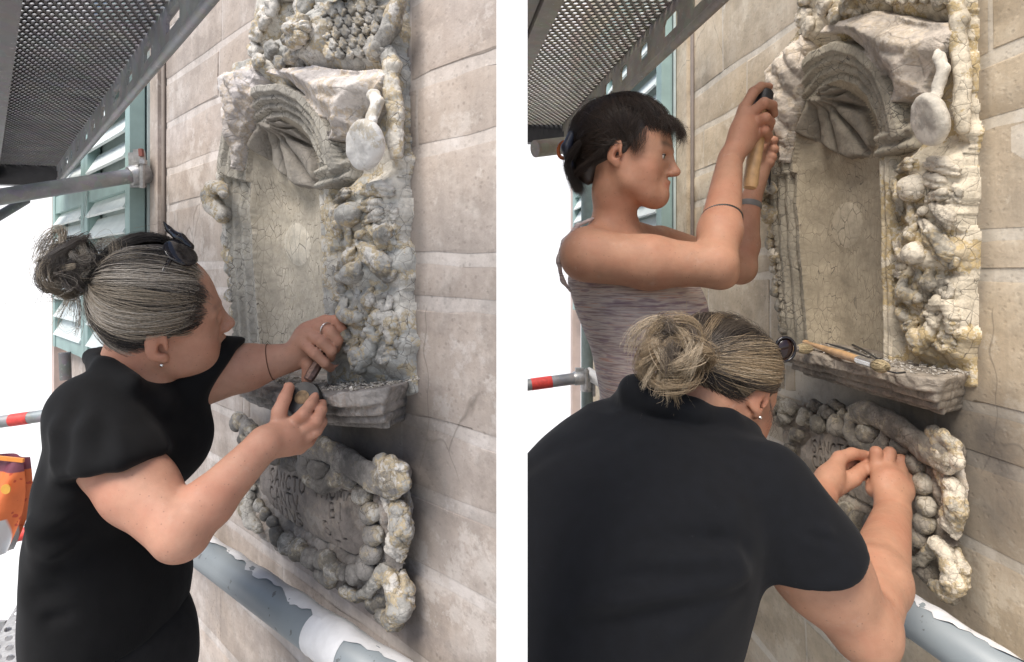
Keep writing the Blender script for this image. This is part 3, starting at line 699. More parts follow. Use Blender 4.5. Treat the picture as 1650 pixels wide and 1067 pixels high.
# medallion with its hooked stem
mc = R3(1497, 193, .085); s = Sdf(); tilt = np.array(Matrix.Rotation(math.radians(-16), 3, 'Y') @ Matrix.Rotation(math.radians(14), 3, 'X'))
s.ell(mc, (.043, .048, .022), tilt, k=.004); s.add(lambda p, c=mc + tilt @ A_(0, 0, .011), n=tilt @ A_(0, 0, 1): (p - c) @ n, .004, 'i')
s.chain([mc + A_(.012, .04, -.004), R3(1511, 140, .075), R3(1520, 112, .07), R3(1514, 92, .065), R3(1510, 84, .06)], [.0098, .0088, .0095, .0085, .006], .005)
V, F = s.mesh(mc - .09, mc + A_(.09, .17, .07), .003); V = V + vnormals(V, F) * (.0016 * fbm(V, 45, 3, 3))[:, None]; put('niche', 'medallion', V, F, 'disc')
rl0 = random.Random(5)
# garland down the right panel: fruit, leaves and stems
for c, r, sg_ in (((1537, 419), 15, 1), ((1464, 516), 17, -1), ((1530, 330), 17, 1), ((1528, 470), 18, -1), ((1524, 555), 16, 1)): curl('niche', 'curled_leaf', R3(*c, .034), mR(r) * 1.15, 'orn', 1.15, sg_, c[0] % 6)
for c, r, n in (((1470, 303), 23, .045), ((1472, 410), 19, .06), ((1462, 476), 15, .05), ((1478, 480), 11, .045), ((1476, 545), 15, .045), ((1452, 430), 9, .035), ((1455, 505), 11, .04), ((1487, 340), 9, .04)):
    blob('niche', 'fruit', [R3(*c, n)], [mR(r)], 'orn', flat=.9)
for pts, rs in (([(1500, 262), (1520, 266), (1538, 276)], [13, 14, 11]), ([(1494, 292), (1512, 292), (1526, 300)], [11, 12, 9]), ([(1500, 318), (1514, 314), (1524, 318)], [9, 10, 8]), ([(1450, 272), (1462, 264), (1472, 268)], [7, 10, 7]),
                ([(1483, 352), (1500, 380), (1520, 405), (1530, 425)], [6, 15, 16, 9]), ([(1478, 352), (1464, 378), (1450, 402)], [5, 11, 7]), ([(1507, 330), (1522, 350), (1524, 378)], [10, 15, 8]), ([(1500, 436), (1494, 458), (1490, 478)], [9, 13, 12]),
                ([(1458, 446), (1450, 470), (1446, 492)], [6, 9, 5]), ([(1440, 290), (1446, 318), (1452, 345)], [6, 9, 5]), ([(1440, 390), (1448, 410), (1452, 425)], [5, 8, 5])):
    blob('niche', 'leaf', [R3(*p, .036 + .012 * (0 < i < len(pts) - 1)) for i, p in enumerate(pts)], [mR(r) for r in rs], 'orn', flat=.85)
for k in range(34):
    t_ = rl0.random(); x = 1486 + 34 * math.sin(t_ * 9) * .7 + rl0.uniform(-30, 34); y = 258 + 300 * t_; a_ = rl0.uniform(0, 6.28); L_ = rl0.uniform(7, 15)
    blob('niche', 'leaf', [R3(x - L_ * math.cos(a_), y - L_ * math.sin(a_), .026), R3(x, y, .040), R3(x + L_ * math.cos(a_), y + L_ * math.sin(a_), .030)], [mR(3), mR(7), mR(2.5)], 'orn', flat=.7, res=.0038)
blob('niche', 'stem', [R3(1467, 328, .04), R3(1466, 352, .045), R3(1470, 372, .04)], [mR(6)] * 3, 'orn')
blob('niche', 'stem', [R3(1484, 425, .04), R3(1480, 450, .045), R3(1474, 470, .04)], [mR(6)] * 3, 'orn')
for pts, rs in (([(1506, 522), (1500, 503), (1512, 488), (1530, 494), (1534, 512), (1530, 532)], [10, 11, 11, 11, 12, 9]), ([(1512, 516), (1520, 505)], [7, 6]), ([(1478, 560), (1494, 540), (1500, 520)], [13, 12, 8])):
    blob('niche', 'curled_leaf', [R3(*p, .04) for p in pts], [mR(r) for r in rs], 'panel', k=.005)
# festoon seen edge-on along the left rim
rl = random.Random(12)
for i, (x, y, r) in enumerate([(1242, 292, 13), (1239, 312, 12), (1245, 330, 14), (1240, 350, 11), (1246, 370, 13), (1243, 392, 12), (1250, 410, 12), (1248, 432, 11), (1254, 450, 12), (1252, 470, 10), (1258, 490, 11), (1260, 512, 10), (1264, 530, 10)]):
    (blob('niche', 'fruit', [R3(x, y, .03)], [mR(r) * 1.1], 'orn', flat=1.0, res=.004) if i % 3 == 0 else curl('niche', 'leaf_curl', R3(x, y, .028), mR(r) * 1.35, 'orn', 1.0, 1 if i % 2 else -1, i * 1.7, res=.004))
blob('niche', 'scroll_ear', [L3(358, 345, .05), L3(345, 332, .06), L3(338, 318, .065), L3(345, 302, .06), L3(356, 300, .06), L3(360, 312, .065)], [mL(14), mL(14), mL(12), mL(11), mL(9), mL(7)], 'orn')
# ribbon scroll down the upper right edge and the crowning cluster
blob('niche', 'ribbon_scroll', [L3(x, y, .045) for x, y in ((640, 8), (626, 50), (612, 75), (604, 88), (596, 80), (600, 66), (612, 62))], [mL(r) for r in (13, 15, 14, 12, 10, 8, 6)], 'orn', k=.004)
blob('niche', 'ribbon_scroll', [L3(x, y, .035) for x, y in ((590, 78), (610, 76), (626, 86), (632, 110), (628, 135), (634, 160), (638, 190), (636, 220), (640, 250))], [mL(r) for r in (8, 9, 11, 13, 13, 12, 12, 12, 10)], 'panel', k=.004)
for x, y in ((470, 48),):
    c = L3(x, y, .085)
    for k in range(7):
        a = k * 2 * math.pi / 7; o_ = A_(math.cos(a) * .021, math.sin(a) * .025, -.008); blob('niche', 'petal', [c + o_ * .5, c + o_ * 1.25], [.010, .0135], 'orn', rough=.002, res=.004)
    blob('niche', 'flower_centre', [c + A_(0, 0, .006)], [.013], 'orn', res=.004)
for x, y, r, n in ((430, 30, 20, .05), (415, 55, 20, .05), (412, 80, 18, .045), (440, 80, 18, .06), (470, 88, 18, .06), (500, 82, 15, .055), (505, 55, 16, .06), (440, 12, 18, .06), (490, 8, 20, .05), (420, 100, 16, .05), (452, 100, 14, .06), (405, 110, 12, .04), (520, 30, 16, .045), (485, 100, 11, .05), (598, 85, 8, .045), (585, 92, 8, .04)):
    curl('niche', 'cloud_scroll', L3(x, y, n - .008), mL(r) * 1.15, 'orn', sgn=(1 if (x + y) % 2 else -1), a0=(x * 7 + y) % 6, rough=.003, res=.0036, rscale=55)
rf = random.Random(8)
for j in range(5):
    for i in range(6):
        x, y = 520 + i * 16 + (j % 2) * 8 + j * 3, 20 + j * 17 - i * 2; blob('niche', 'feather', [L3(x - 4, y - 8, .038), L3(x + 3, y + 6, .048)], [mL(9), mL(7)], 'orn', k=.003, rough=.002, res=.0042)
for y, x in ((-40, 470), (-90, 500), (-40, 560), (-60, 610), (-150, 520)): blob('niche', 'cloud_scroll', [L3(x, y, .04)], [.045], 'orn', rough=.005, res=.006)
# ---- surround: one height field, parted by what it is
Op = polyR(.03, (1292, 620), (1290, 545), (1284, 470), (1278, 400), (1273, 330), (1273, 262), (1281, 212), (1298, 167), (1322, 139), (1348, 129), (1374, 138), (1393, 158), (1407, 195), (1416, 238), (1418, 300), (1419, 400), (1421, 480), (1423, 620))
Fr = polyR(.02, (1556, -260), (1557, -40), (1560, 40), (1563, 110), (1559, 180), (1566, 212), (1560, 240), (1562, 300), (1559, 360), (1563, 420), (1560, 470), (1563, 520), (1560, 625), (1266, 600), (1258, 500), (1251, 420), (1244, 340), (1249, 285), (1246, 240), (1234, 200), (1226, 140), (1236, 105), (1262, 70), (1280, 45), (1277, 0), (1285, -120), (1330, -230))
Dr = polyR(.07, (1315, 42), (1357, 29), (1391, 17), (1441, 26), (1470, 34), (1509, 37), (1518, 52), (1509, 76), (1501, 90), (1484, 113), (1474, 131), (1472, 150), (1428, 165), (1420, 131), (1399, 100), (1378, 76), (1357, 57), (1333, 51), (1312, 54))
Dt = polyR(.06, (1286, 60), (1291, 70), (1289, 110), (1277, 147), (1262, 210), (1251, 262), (1242, 190), (1227, 115), (1244, 96), (1281, 55))
Sh = polyR(-.03, (1302, 190), (1303, 165), (1318, 143), (1347, 132), (1378, 143), (1398, 168), (1410, 205), (1412, 236), (1394, 254), (1372, 258), (1346, 246), (1322, 227), (1307, 207))
res = .0028; ga = np.arange(-.70, .055, res); gb = np.arange(-.215, .80, res); GA, GB = np.meshgrid(ga, gb); q = np.c_[GA.ravel(), GB.ravel()]
dO = poly_sd(Op, q); dF = -poly_sd(Fr, q + np.c_[vnoise(np.c_[q, q[:, :1] * 0], 45, 3), vnoise(np.c_[q, q[:, :1] * 0], 45, 5)] * .0045); dD = -poly_sd(Dr, q); dT = -poly_sd(Dt, q); dS = -poly_sd(Sh, q)
p3 = np.c_[q, q[:, 0] * 0]; nz = fbm(p3, 16, 4, 2); spring = cR(1417, 235, .03)[1]; cx_o = (cR(1273, 300, .03)[0] + cR(1418, 300, .03)[0]) / 2
right = q[:, 0] > cx_o
# panel
h = .018 * sst(dF, -.004, .004) - .008 + .0022 * nz
zone = np.where(dF > -.001, 1, 0)                      # 1 panel
def skirts(qq, thing, cut=.9):
    out = np.full(len(qq), -1.)
    for th, a, b, r, n in BL:
        if th != thing: continue
        m = (np.abs(qq[:, 0] - a) < .06) & (np.abs(qq[:, 1] - b) < .06)
        if m.any(): out[m] = np.maximum(out[m], n * cut - .9 * np.maximum(np.hypot(qq[m, 0] - a, qq[m, 1] - b) - .75 * r, 0))
    return out
sk = np.minimum(skirts(q, 'niche'), .06) + .004 * fbm(p3, 60, 3, 14); h = np.where((zone == 1) & (dO > .024), np.maximum(h, sk), h)
# mouldings round the opening
d = dO
arch_prof = .022 + .012 * sst(d, .017, .021) + .012 * sst(d, .036, .041) + .011 * sst(d, .055, .06) - .007 * np.exp(-((d - .019) / .0025) ** 2) - .007 * np.exp(-((d - .039) / .0025) ** 2) - .006 * np.exp(-((d - .058) / .0025) ** 2)
jamb_prof = .028 + .006 * sst(d, .001, .006) - .009 * np.exp(-((d - .014) / .0022) ** 2) - .008 * np.exp(-((d - .027) / .0022) ** 2)
above = q[:, 1] > spring
wA = np.where(right & ~above, .031, .082 - .02 * sst(-q[:, 1], -spring, -spring + .2))
inarch = (d > 0) & (d < wA) & (zone > 0); prof = np.where(right & ~above, jamb_prof, arch_prof - .012 * (~right & ~above))
h = np.where(inarch, prof + .0018 * nz, h); zone = np.where(inarch, np.where(right & ~above, 1, 2), zone)
# impost block where the arch lands on the right
imp = cR(1440, 222, .04); bx = np.maximum(np.abs(q[:, 0] - imp[0]) - .045, np.abs(q[:, 1] - imp[1]) - .03); m_ = (bx < 0) & (d > 0); h = np.where(m_, np.maximum(h, .042 + .006 * np.sin((q[:, 1] - imp[1]) * 210) + .003 * nz), h); zone = np.where(m_, 2, zone)
# recess: a hollow rounded towards the back
Rr = .068; dd = np.clip(-d, 0, Rr); rec = np.where(above, -.085 * sst(-d, -.006, .072) ** .9, -np.sqrt(np.maximum(Rr ** 2 - (Rr - dd) ** 2, 0))); tb = sst(q[:, 1], spring - .05, spring + .03); rec = -.046 * sst(-d, -.006, .050) ** .9 * tb - np.sqrt(np.maximum(Rr ** 2 - (Rr - dd) ** 2, 0)) * (1 - tb)
stain_c = cR(1393, 350, -.1); bl = np.exp(-(((q[:, 0] - stain_c[0]) / .05) ** 2 + ((q[:, 1] - stain_c[1] + .02) / .055) ** 2) ** 3)
inn = d <= 0; hin = .022 * sst(d, -.012, 0.0) * 0 + rec + .014 + .0012 * nz + .006 * bl
sc = cR(1352, 152, -.035); ang = np.arctan2(q[:, 1] - sc[1], q[:, 0] - sc[0]); rad = np.hypot(q[:, 0] - sc[0], q[:, 1] - sc[1])
sw = ang + .8 * np.exp(-rad / .04); fl = np.abs(np.sin(sw * 6.6 + .4)); rim = sst(dS, 0, .008); plate = hin + .016 * rim - .023 * np.exp(-(fl / .42) ** 2) * sst(rad, .010, .03) * rim + .006 * fl * sst(rad, .02, .06) + .012 * np.exp(-((rad - .020) / .009) ** 2) - .02 * np.exp(-(rad / .009) ** 2)
fl = fl
hin = np.where(dS > 0, plate + .0015 * nz, hin); h = np.where(inn, hin, h); zone = np.where(inn, np.where(dS > 0.002, 4, np.where((bl > .4) & (d < -.004), 6, 3)), zone)
# drapery over the arch
fold = np.abs(vnoise(np.c_[q[:, 0] * .55 + q[:, 1] * .9, q[:, 1] * .25 - q[:, 0] * .3, q[:, 0] * 0], 22, 7)); chip = fbm(p3, 55, 3, 21)
hd = .048 + .034 * sst(dD, 0, .045) + .014 * fold + .0035 * nz + .0025 * chip; m_ = dD > 0; h = np.where(m_, hd, h); zone = np.where(m_, 5, zone)
fold2 = np.abs(np.sin((q[:, 0] * .9 + q[:, 1] * .42) * 75 + nz)); ht = .040 + .026 * sst(dT, 0, .03) + .012 * fold2 + .003 * chip; m_ = (dT > 0) & (d > .004); h = np.where(m_, np.maximum(h, ht), h); zone = np.where(m_, 5, zone)
nA, nB = len(ga), len(gb); Vg = np.c_[q, h]; ii = (np.arange(nB - 1)[:, None] * nA + np.arange(nA - 1)[None, :]).ravel(); Fg = np.stack([ii, ii + 1, ii + nA + 1, ii + nA], 1)
zq = zone[Fg]; keep = (zq > 0).any(1); fz = np.array([0] * len(Fg)); fz = zq.max(1)
for z, nm, mk in ((1, 'side_panel', 'panel'), (2, 'arch_moulding', 'arch'), (3, 'niche_back', 'back'), (4, 'shell', 'shell'), (5, 'drapery', 'drape'), (6, 'plaster_patch', 'patch')):
    f = Fg[keep & (fz == z)]
    if z == 1:                                          # skirt the ragged outer edge back to the wall
        pass
    u, inv = np.unique(f, return_inverse=True); put('niche', nm, Vg[u], inv.reshape(-1, 4), mk)

# ---- shelf under the niche
s = Sdf(); a0, v0 = cR(1290, 588, .11), 0; tv = -.178
def slab(aL, aR, top, bot, n, rd=.006): s.box(((aL + aR) / 2, (top + bot) / 2, (n - .14) / 2), ((aR - aL) / 2, (top - bot) / 2, (n + .14) / 2), None, rd, .003)
aL = cR(1268, 590, .1)[0]; aR = .072
slab(aL - .03, aR, tv, tv - .026, .125, .005); slab(aL - .01, aR - .03, tv - .0275, tv - .043, .102, .002); slab(aL, aR - .038, tv - .0445, tv - .058, .090, .002); slab(aL + .01, aR - .05, tv - .0595, tv - .070, .066, .002)
cn = nrm(A_(1, 0, .75)); s.add(lambda p: (p - A_(aR - .045, tv, .122)) @ cn, .006, 'i'); s.add(lambda p: (p[:, 0] - .48 * p[:, 2] - .004 - .25 * np.minimum(p[:, 1] - tv, 0)) * .9, .004, 'i')
V, F = s.mesh((aL - .06, tv - .13, -.15), (aR + .03, tv + .03, .16), .0032); N = vnormals(V, F)
front = sst(V[:, 2], .04, .1); ch = fbm(V, 26, 4, 31); V = V + N * (.0015 * fbm(V, 60, 3, 17) - .010 * np.clip(ch - .15, 0, 1) * front * .7 * (V[:, 1] > tv - .027) - .003 * np.clip(fbm(V * A_(1, .3, 1), 30, 3, 5), 0, 1) * front)[:, None]
put('sill', 'ledge', V, F, 'sill')

# ---- inscribed cartouche
Pn = [cL(x, y, .045) for x, y in ((424, 748), (450, 742), (490, 768), (540, 786), (575, 800), (584, 830), (588, 862), (580, 898), (560, 906), (522, 888), (470, 858), (430, 828), (408, 796), (410, 762))]
Pn = np.array(Pn); Pn = Pn.mean(0) + (Pn - Pn.mean(0)) * A_(1.05, 1.05); r2 = .00085; lo = Pn.min(0) - .01; hi = Pn.max(0) + .01; pa = np.arange(lo[0], hi[0], r2); pb_ = np.arange(lo[1], hi[1], r2); PA, PB = np.meshgrid(pa, pb_); qp = np.c_[PA.ravel(), PB.ravel()]; dp = -poly_sd(Pn, qp)
STROKES = {'S': [[(.9, .85), (.6, 1), (.25, .95), (.12, .75), (.3, .55), (.7, .45), (.88, .25), (.7, .04), (.3, 0), (.1, .15)]], 'A': [[(0, 0), (.5, 1), (1, 0)], [(.2, .38), (.8, .38)]], 'N': [[(.05, 0), (.05, 1), (.95, 0), (.95, 1)]],
           'C': [[(.95, .85), (.6, 1), (.25, .9), (.05, .5), (.25, .1), (.6, 0), (.95, .15)]], 'T': [[(.5, 0), (.5, 1)], [(0, 1), (1, 1)]], 'O': [[(.5, 0), (.15, .15), (0, .5), (.15, .85), (.5, 1), (.85, .85), (1, .5), (.85, .15), (.5, 0)]],
           'H': [[(.05, 0), (.05, 1)], [(.95, 0), (.95, 1)], [(.05, .5), (.95, .5)]], 'M': [[(0, 0), (.15, 1), (.5, .2), (.85, 1), (1, 0)]], 'E': [[(.9, 0), (.1, 0), (.1, 1), (.9, 1)], [(.1, .5), (.7, .5)]], 'V': [[(0, 1), (.5, 0), (1, 1)]],
           'I': [[(.5, 0), (.5, 1)]], 'B': [[(.1, 0), (.1, 1), (.7, .95), (.75, .6), (.1, .52)], [(.1, .52), (.85, .42), (.85, .1), (.1, 0)]], 'L': [[(.1, 1), (.1, 0), (.85, 0)]], 'G': [[(.95, .85), (.6, 1), (.2, .9), (.05, .5), (.25, .08), (.7, 0), (.95, .2), (.95, .45), (.6, .45)]], 'R': [[(.1, 0), (.1, 1), (.75, .95), (.8, .6), (.1, .5)], [(.4, .5), (.9, 0)]], 'P': [[(.1, 0), (.1, 1), (.75, .95), (.8, .6), (.1, .5)]]}
base0 = cL(424, 779, .05); base1 = cL(572, 813, .05); ex_ = (base1 - base0) / np.linalg.norm(base1 - base0); ey_ = A_(-ex_[1], ex_[0]); Lw = np.linalg.norm(base1 - base0); rt_ = random.Random(2); carve = np.zeros(len(qp)); lh = .0265; step = .0335
for li, txt in enumerate(('SANCTO THOMAE', 'CANTV    BI  ', 'HVIVS   S L  ', 'HOS  O   E   ', '  V  IT  S   ', '   L   G     ')):
    cwid = Lw / 13
    for k, chx in enumerate(txt):
        if chx == ' ': continue
        for st in STROKES[chx]:
            pl = np.array([base0 + ex_ * (cwid * (k + .12 + .74 * x)) + ey_ * (-li * step + lh * y + rt_.uniform(-.0008, .0008)) for x, y in st]); near = (np.abs(qp - pl.mean(0)) < .03).all(1)
            dn = poly_sd(pl, qp[near], False); carve[near] = np.maximum(carve[near], np.clip(1.3 - dn / .0017, 0, 1) * (1 if li < 3 else .75))
cen = Pn.mean(0); bul = sst(dp, 0, .06); p3 = np.c_[qp, qp[:, 0] * 0]
gouge = np.clip(vnoise(np.c_[qp[:, 0] * 1.6, qp[:, 1] * .45 + qp[:, 0] * .2, qp[:, 0] * 0], 95, 3) - .25, 0, 1) * sst(vnoise(p3, 11, 6), -.15, .35)
hp = -.004 + .034 * sst(dp, 0, .012) + .009 * bul + .0012 * fbm(p3, 40, 3, 8) - .0058 * carve ** .7 - .005 * gouge
nA, nB = len(pa), len(pb_); ii = (np.arange(nB - 1)[:, None] * nA + np.arange(nA - 1)[None, :]).ravel(); Fp = np.stack([ii, ii + 1, ii + nA + 1, ii + nA], 1); Fp = Fp[(dp[Fp] > 0).any(1)]; u, inv = np.unique(Fp, return_inverse=True); put('cartouche', 'inscribed_panel', np.c_[qp, hp][u], inv.reshape(-1, 4), 'plaque', None, (1 - .62 * np.clip(carve * 1.2, 0, 1) - .25 * np.clip(gouge * 2, 0, 1))[u][:, None] * np.ones(3))  # panel colour goes darker inside the carved letters and gouges
for x, y, r in ((565, 771, 15), (584, 798, 15), (597, 826, 16), (602, 861, 16), (599, 891, 16), (589, 916, 15), (571, 925, 14), (553, 922, 11), (472, 741, 17), (443, 733, 14), (500, 898, 14), (482, 886, 15), (463, 876, 15), (447, 864, 12), (439, 842, 8), (427, 829, 9), (418, 815, 9)):
    c = L3(x, y, .045); blob('cartouche', 'bead', [c], [mL(r) * 1.0], 'bead', rough=.002, rscale=60, crk=.001)
def vol(name, pts, rs, mk='bead', n=.05, k=.004, **kw): blob('cartouche', name, [L3(x, y, n if len(p_) == 0 else p_[0]) for x, y, *p_ in pts], [mL(r) for r in rs], mk, k, **kw)
vol('ring_scroll', [(545, 750), (540, 772), (520, 782), (500, 772), (490, 752), (492, 732), (505, 720)], [10, 11, 11, 11, 10, 10, 9])
vol('ring_boss', [(518, 754, .04)], [20])
vol('scroll_band', [(497, 722), (520, 722), (548, 736), (575, 752), (600, 768), (625, 775)], [15, 18, 19, 20, 22, 24], 'bead', .055, flat=.6)
curl('cartouche', 'volute', L3(636, 762, .048), mL(34), 'orn', 1.3, 1, 2.6, crk=.002)
vol('volute_core', [(634, 764, .035)], [24], 'sill')
vol('acanthus_leaf', [(628, 800, .035), (642, 825, .045), (646, 855, .05), (640, 880, .045), (646, 898, .04)], [11, 15, 17, 15, 9], 'orn', crk=.003)
vol('acanthus_leaf', [(612, 800, .03), (622, 835, .035), (626, 870, .03)], [9, 9, 6], 'sill')
vol('lower_scroll', [(555, 952, .03), (575, 962, .035), (592, 955, .04), (605, 935, .04), (618, 922, .045), (630, 932, .045), (636, 955, .045), (642, 980, .045), (632, 998, .04), (612, 990, .035)], [8, 8, 9, 10, 12, 12, 13, 17, 15, 9], 'orn', crk=.003)
vol('lower_scroll_boss', [(608, 965, .02)], [20], 'bead')
vol('acanthus_leaf', [(645, 925, .03), (655, 950, .035), (654, 978, .035)], [10, 12, 12], 'orn', crk=.003)
vol('bottom_scroll', [(512, 900, .03), (528, 902, .045), (538, 918, .045), (530, 935, .04), (515, 928, .04)], [11, 13, 13, 11, 9])
vol('side_scroll', [(405, 800, .03), (398, 818, .04), (404, 838, .04), (416, 850, .035)], [10, 12, 11, 8])
for x, y, r, n in ((400, 690, 16, .05), (385, 680, 17, .05), (395, 705, 14, .045), (425, 715, 14, .05), (455, 715, 15, .05), (480, 722, 11, .05), (412, 740, 12, .045), (402, 762, 11, .04), (400, 782, 11, .04), (440, 700, 12, .04), (470, 705, 12, .04)):
    vol('leaf_scroll', [(x - 5, y + 4, n - .015), (x, y - 4, n - .01), (x + 8, y + 2, n - .012), (x + 6, y + 8, n - .015)], [r * .55, r * .6, r * .55, r * .4])
    curl('cartouche', 'leaf_scroll', L3(x, y, n - .006), mL(r) * .8, 'bead', sgn=(1 if (x + y) % 2 else -1), a0=(x * 5 + y) % 6)
vol('plaster_patch', [(650, 790, .004), (655, 815, .004), (658, 840, .002)], [10, 12, 8], 'drape', flat=.5)

Bk = np.array([cL(x, y, .015) for x, y in ((392, 680), (440, 690), (520, 708), (600, 757), (648, 742), (660, 800), (662, 880), (650, 920), (664, 985), (640, 1008), (600, 985), (556, 955), (520, 930), (460, 900), (410, 862), (390, 820), (400, 770))])
lo = Bk.min(0) - .01; hi = Bk.max(0) + .01; pa = np.arange(lo[0], hi[0], .003); pb_ = np.arange(lo[1], hi[1], .003); PA, PB = np.meshgrid(pa, pb_); qb = np.c_[PA.ravel(), PB.ravel()]; qb3 = np.c_[qb, qb[:, 0] * 0]; db = -poly_sd(Bk, qb + np.c_[vnoise(qb3, 40, 3), vnoise(qb3, 40, 5)] * .006)
hb = -.006 + .026 * sst(db, -.002, .012) + .003 * fbm(qb3, 30, 3, 4); hb = np.maximum(hb, np.minimum(skirts(qb, 'cartouche', .8), .05) + .003 * fbm(qb3, 60, 3, 15)); nA, nB = len(pa), len(pb_); ii = (np.arange(nB - 1)[:, None] * nA + np.arange(nA - 1)[None, :]).ravel(); Fb = np.stack([ii, ii + 1, ii + nA + 1, ii + nA], 1); Fb = Fb[(db[Fb] > -.002).any(1)]; u, inv = np.unique(Fb, return_inverse=True); put('cartouche', 'backing_slab', np.c_[qb, hb][u], inv.reshape(-1, 4), 'sill')
LAB = {('L', 'niche'): ('flaking grey painted stucco niche with shell, drapery, medallion and garland before the lone worker', 'niche'),
       ('R', 'niche'): ('half-cleaned ochre and white stucco niche with shell and medallion beside the two workers', 'niche'),
       ('L', 'sill'): ('chipped grey stone ledge strewn with paint flakes under the hands of the lone worker', 'ledge'),
       ('R', 'sill'): ('chipped stone ledge carrying brushes above the head of the stooping worker', 'ledge'),
       ('L', 'cartouche'): ('dark inscribed cartouche with beads and scrolls, lettering mostly worn away', 'cartouche'),
       ('R', 'cartouche'): ('brown inscribed cartouche with clear lettering that the stooping worker touches', 'cartouche')}
NM = {'niche': 'stucco_niche', 'sill': 'stone_ledge', 'cartouche': 'inscribed_cartouche'}
_pr = [((424, 748), (1288, 692)), ((472, 741), (1352, 690)), ((518, 754), (1413, 697)), ((597, 826), (1482, 785)), ((602, 861), (1486, 814)), ((599, 891), (1481, 843)), ((589, 916), (1475, 864)), ((635, 1000), (1540, 945)), ((430, 820), (1310, 775)), ((512, 905), (1395, 858)), ((636, 765), (1530, 728))]
_a = np.array([[*cL(*l, .04), 1] for l, r in _pr]); _b = np.array([cR(*r, .04) for l, r in _pr]); _K, *_ = np.linalg.lstsq(_a, _b, rcond=None)
def seat(V): V = np.array(V, float); V[:, :2] = np.c_[V[:, :2], np.ones(len(V))] @ _K; return V
for w in 'LR':
    roots = {}
    for th, nm, V, F, mk, kind, col in RELIEF:
        if th not in roots:
            roots[th] = empty(NM[th], wall_mat(w)); tag(roots[th], *LAB[w, th])
        o = mesh_obj(nm, spread(V) if w == 'L' else (seat(V) if th == 'cartouche' else V), F, MS[w][mk], roots[th], True, None, col)
        if kind: o['kind'] = kind

# ------------------------------------------------------------------ people
def sd_loft(rows):
    """upright body form from levels (z, x, y, rx, ry), smooth between levels"""
    R = np.array(sorted(rows, key=lambda r: r[0]), float); zz = R[:, 0]
    zf = np.linspace(zz[0], zz[-1], 90); tab = np.stack([np.interp(zf, zz, R[:, i]) for i in range(1, 5)], 1)
    ker = np.array([1, 2, 3, 4, 3, 2, 1.]); ker /= ker.sum(); pad = np.pad(tab, ((3, 3), (0, 0)), 'edge'); tab = np.stack([np.convolve(pad[:, i], ker, 'valid') for i in range(4)], 1)
    def f(p):
        z = np.clip(p[:, 2], zz[0], zz[-1]); c = [np.interp(z, zf, tab[:, i]) for i in range(4)]
        q = np.hypot((p[:, 0] - c[0]) / c[2], (p[:, 1] - c[1]) / c[3]); d = (q - 1) * np.minimum(c[2], c[3])
        e = np.abs(p[:, 2] - (zz[0] + zz[-1]) / 2) - (zz[-1] - zz[0]) / 2
        return np.where(e > 0, np.sqrt(np.maximum(d, 0) ** 2 + e ** 2), np.maximum(d, e))
    return f
def smax(a, b, k=.014): h = np.clip(.5 + .5 * (a - b) / k, 0, 1); return b + (a - b) * h + k * h * (1 - h)
def rows_px(rows):
    out = []
    for py, x0, x1, d, ry in rows:
        xc = (x0 + x1) / 2; hw = (x1 - x0) / 2 / FPX * d; tn = abs(xc - CX) / FPX; rx = math.sqrt(max(hw ** 2 - (tn * ry) ** 2, (hw * .45) ** 2)); p = P(xc, py, d); out.append((p[2], p[0], p[1], rx, ry))
    return out
def skin_mat(name, base):
    t = NT(name); n = t.noise(38, 4, .6); f = t.noise(520, 3, .6); m = t.noise(150, 3)
    c = t.mix(1.0, t.attr('tone'), t.ramp(n, [(.3, (.88, .84, .82)), (.7, (1.08, 1.06, 1.05))]), 'MULTIPLY')
    bl = t.noise(11, 5, .65); c = t.mix(t.ramp(bl, [(.42, 0), (.68, .5)]), c, (base[0] * 1.0, base[1] * .74, base[2] * .70)); pl = t.noise(7, 4, .6, t.co(rot=(.7, .2, 1.1))); c = t.mix(t.ramp(pl, [(.55, 0), (.75, .35)]), c, tuple(min(1, x * 1.2) for x in base))
    fr = t.cells(95).outputs[0]; c = t.mix(t.ramp(fr, [(.07, .55), (.13, 0)]), c, tuple(x * .45 for x in base)); f2 = t.cells(210).outputs[0]; c = t.mix(t.ramp(f2, [(.10, .22), (.2, 0)]), c, tuple(x * .6 for x in base)); dust = t.noise(26, 6, .75); c = t.mix(t.ramp(dust, [(.60, 0), (.74, .25)]), c, (.55, .50, .45)); ln = t.noise(1, 3, .5, t.co(scale=(60, 60, 190)))
    mt = t.out(c, t.ramp(m, [(.3, .52), (.7, .68)]), t.bump(f, .3, .0007, t.bump(ln, .12, .0010, t.bump(t.noise(34, 4, .6), .25, .0025))), Subsurface_Weight=.12, Subsurface_Scale=.008, Specular_IOR_Level=.32)
    t.b.inputs['Subsurface Radius'].default_value = (1, .35, .2); return mt
SKIN = {'L': (.47, .265, .185), 'R': (.43, .235, .15)}
M_SKIN = {k: skin_mat('skin_%s' % ('cool' if k == 'L' else 'warm'), v) for k, v in SKIN.items()}
def hair_mat(name):
    t = NT(name); n = t.noise(260, 2); c = t.mix(1.0, t.attr('tone'), t.ramp(n, [(.3, .8), (.7, 1.15)]), 'MULTIPLY'); return t.out(c, .42, None, Specular_IOR_Level=.45)
M_HAIR = hair_mat('hair_strands')
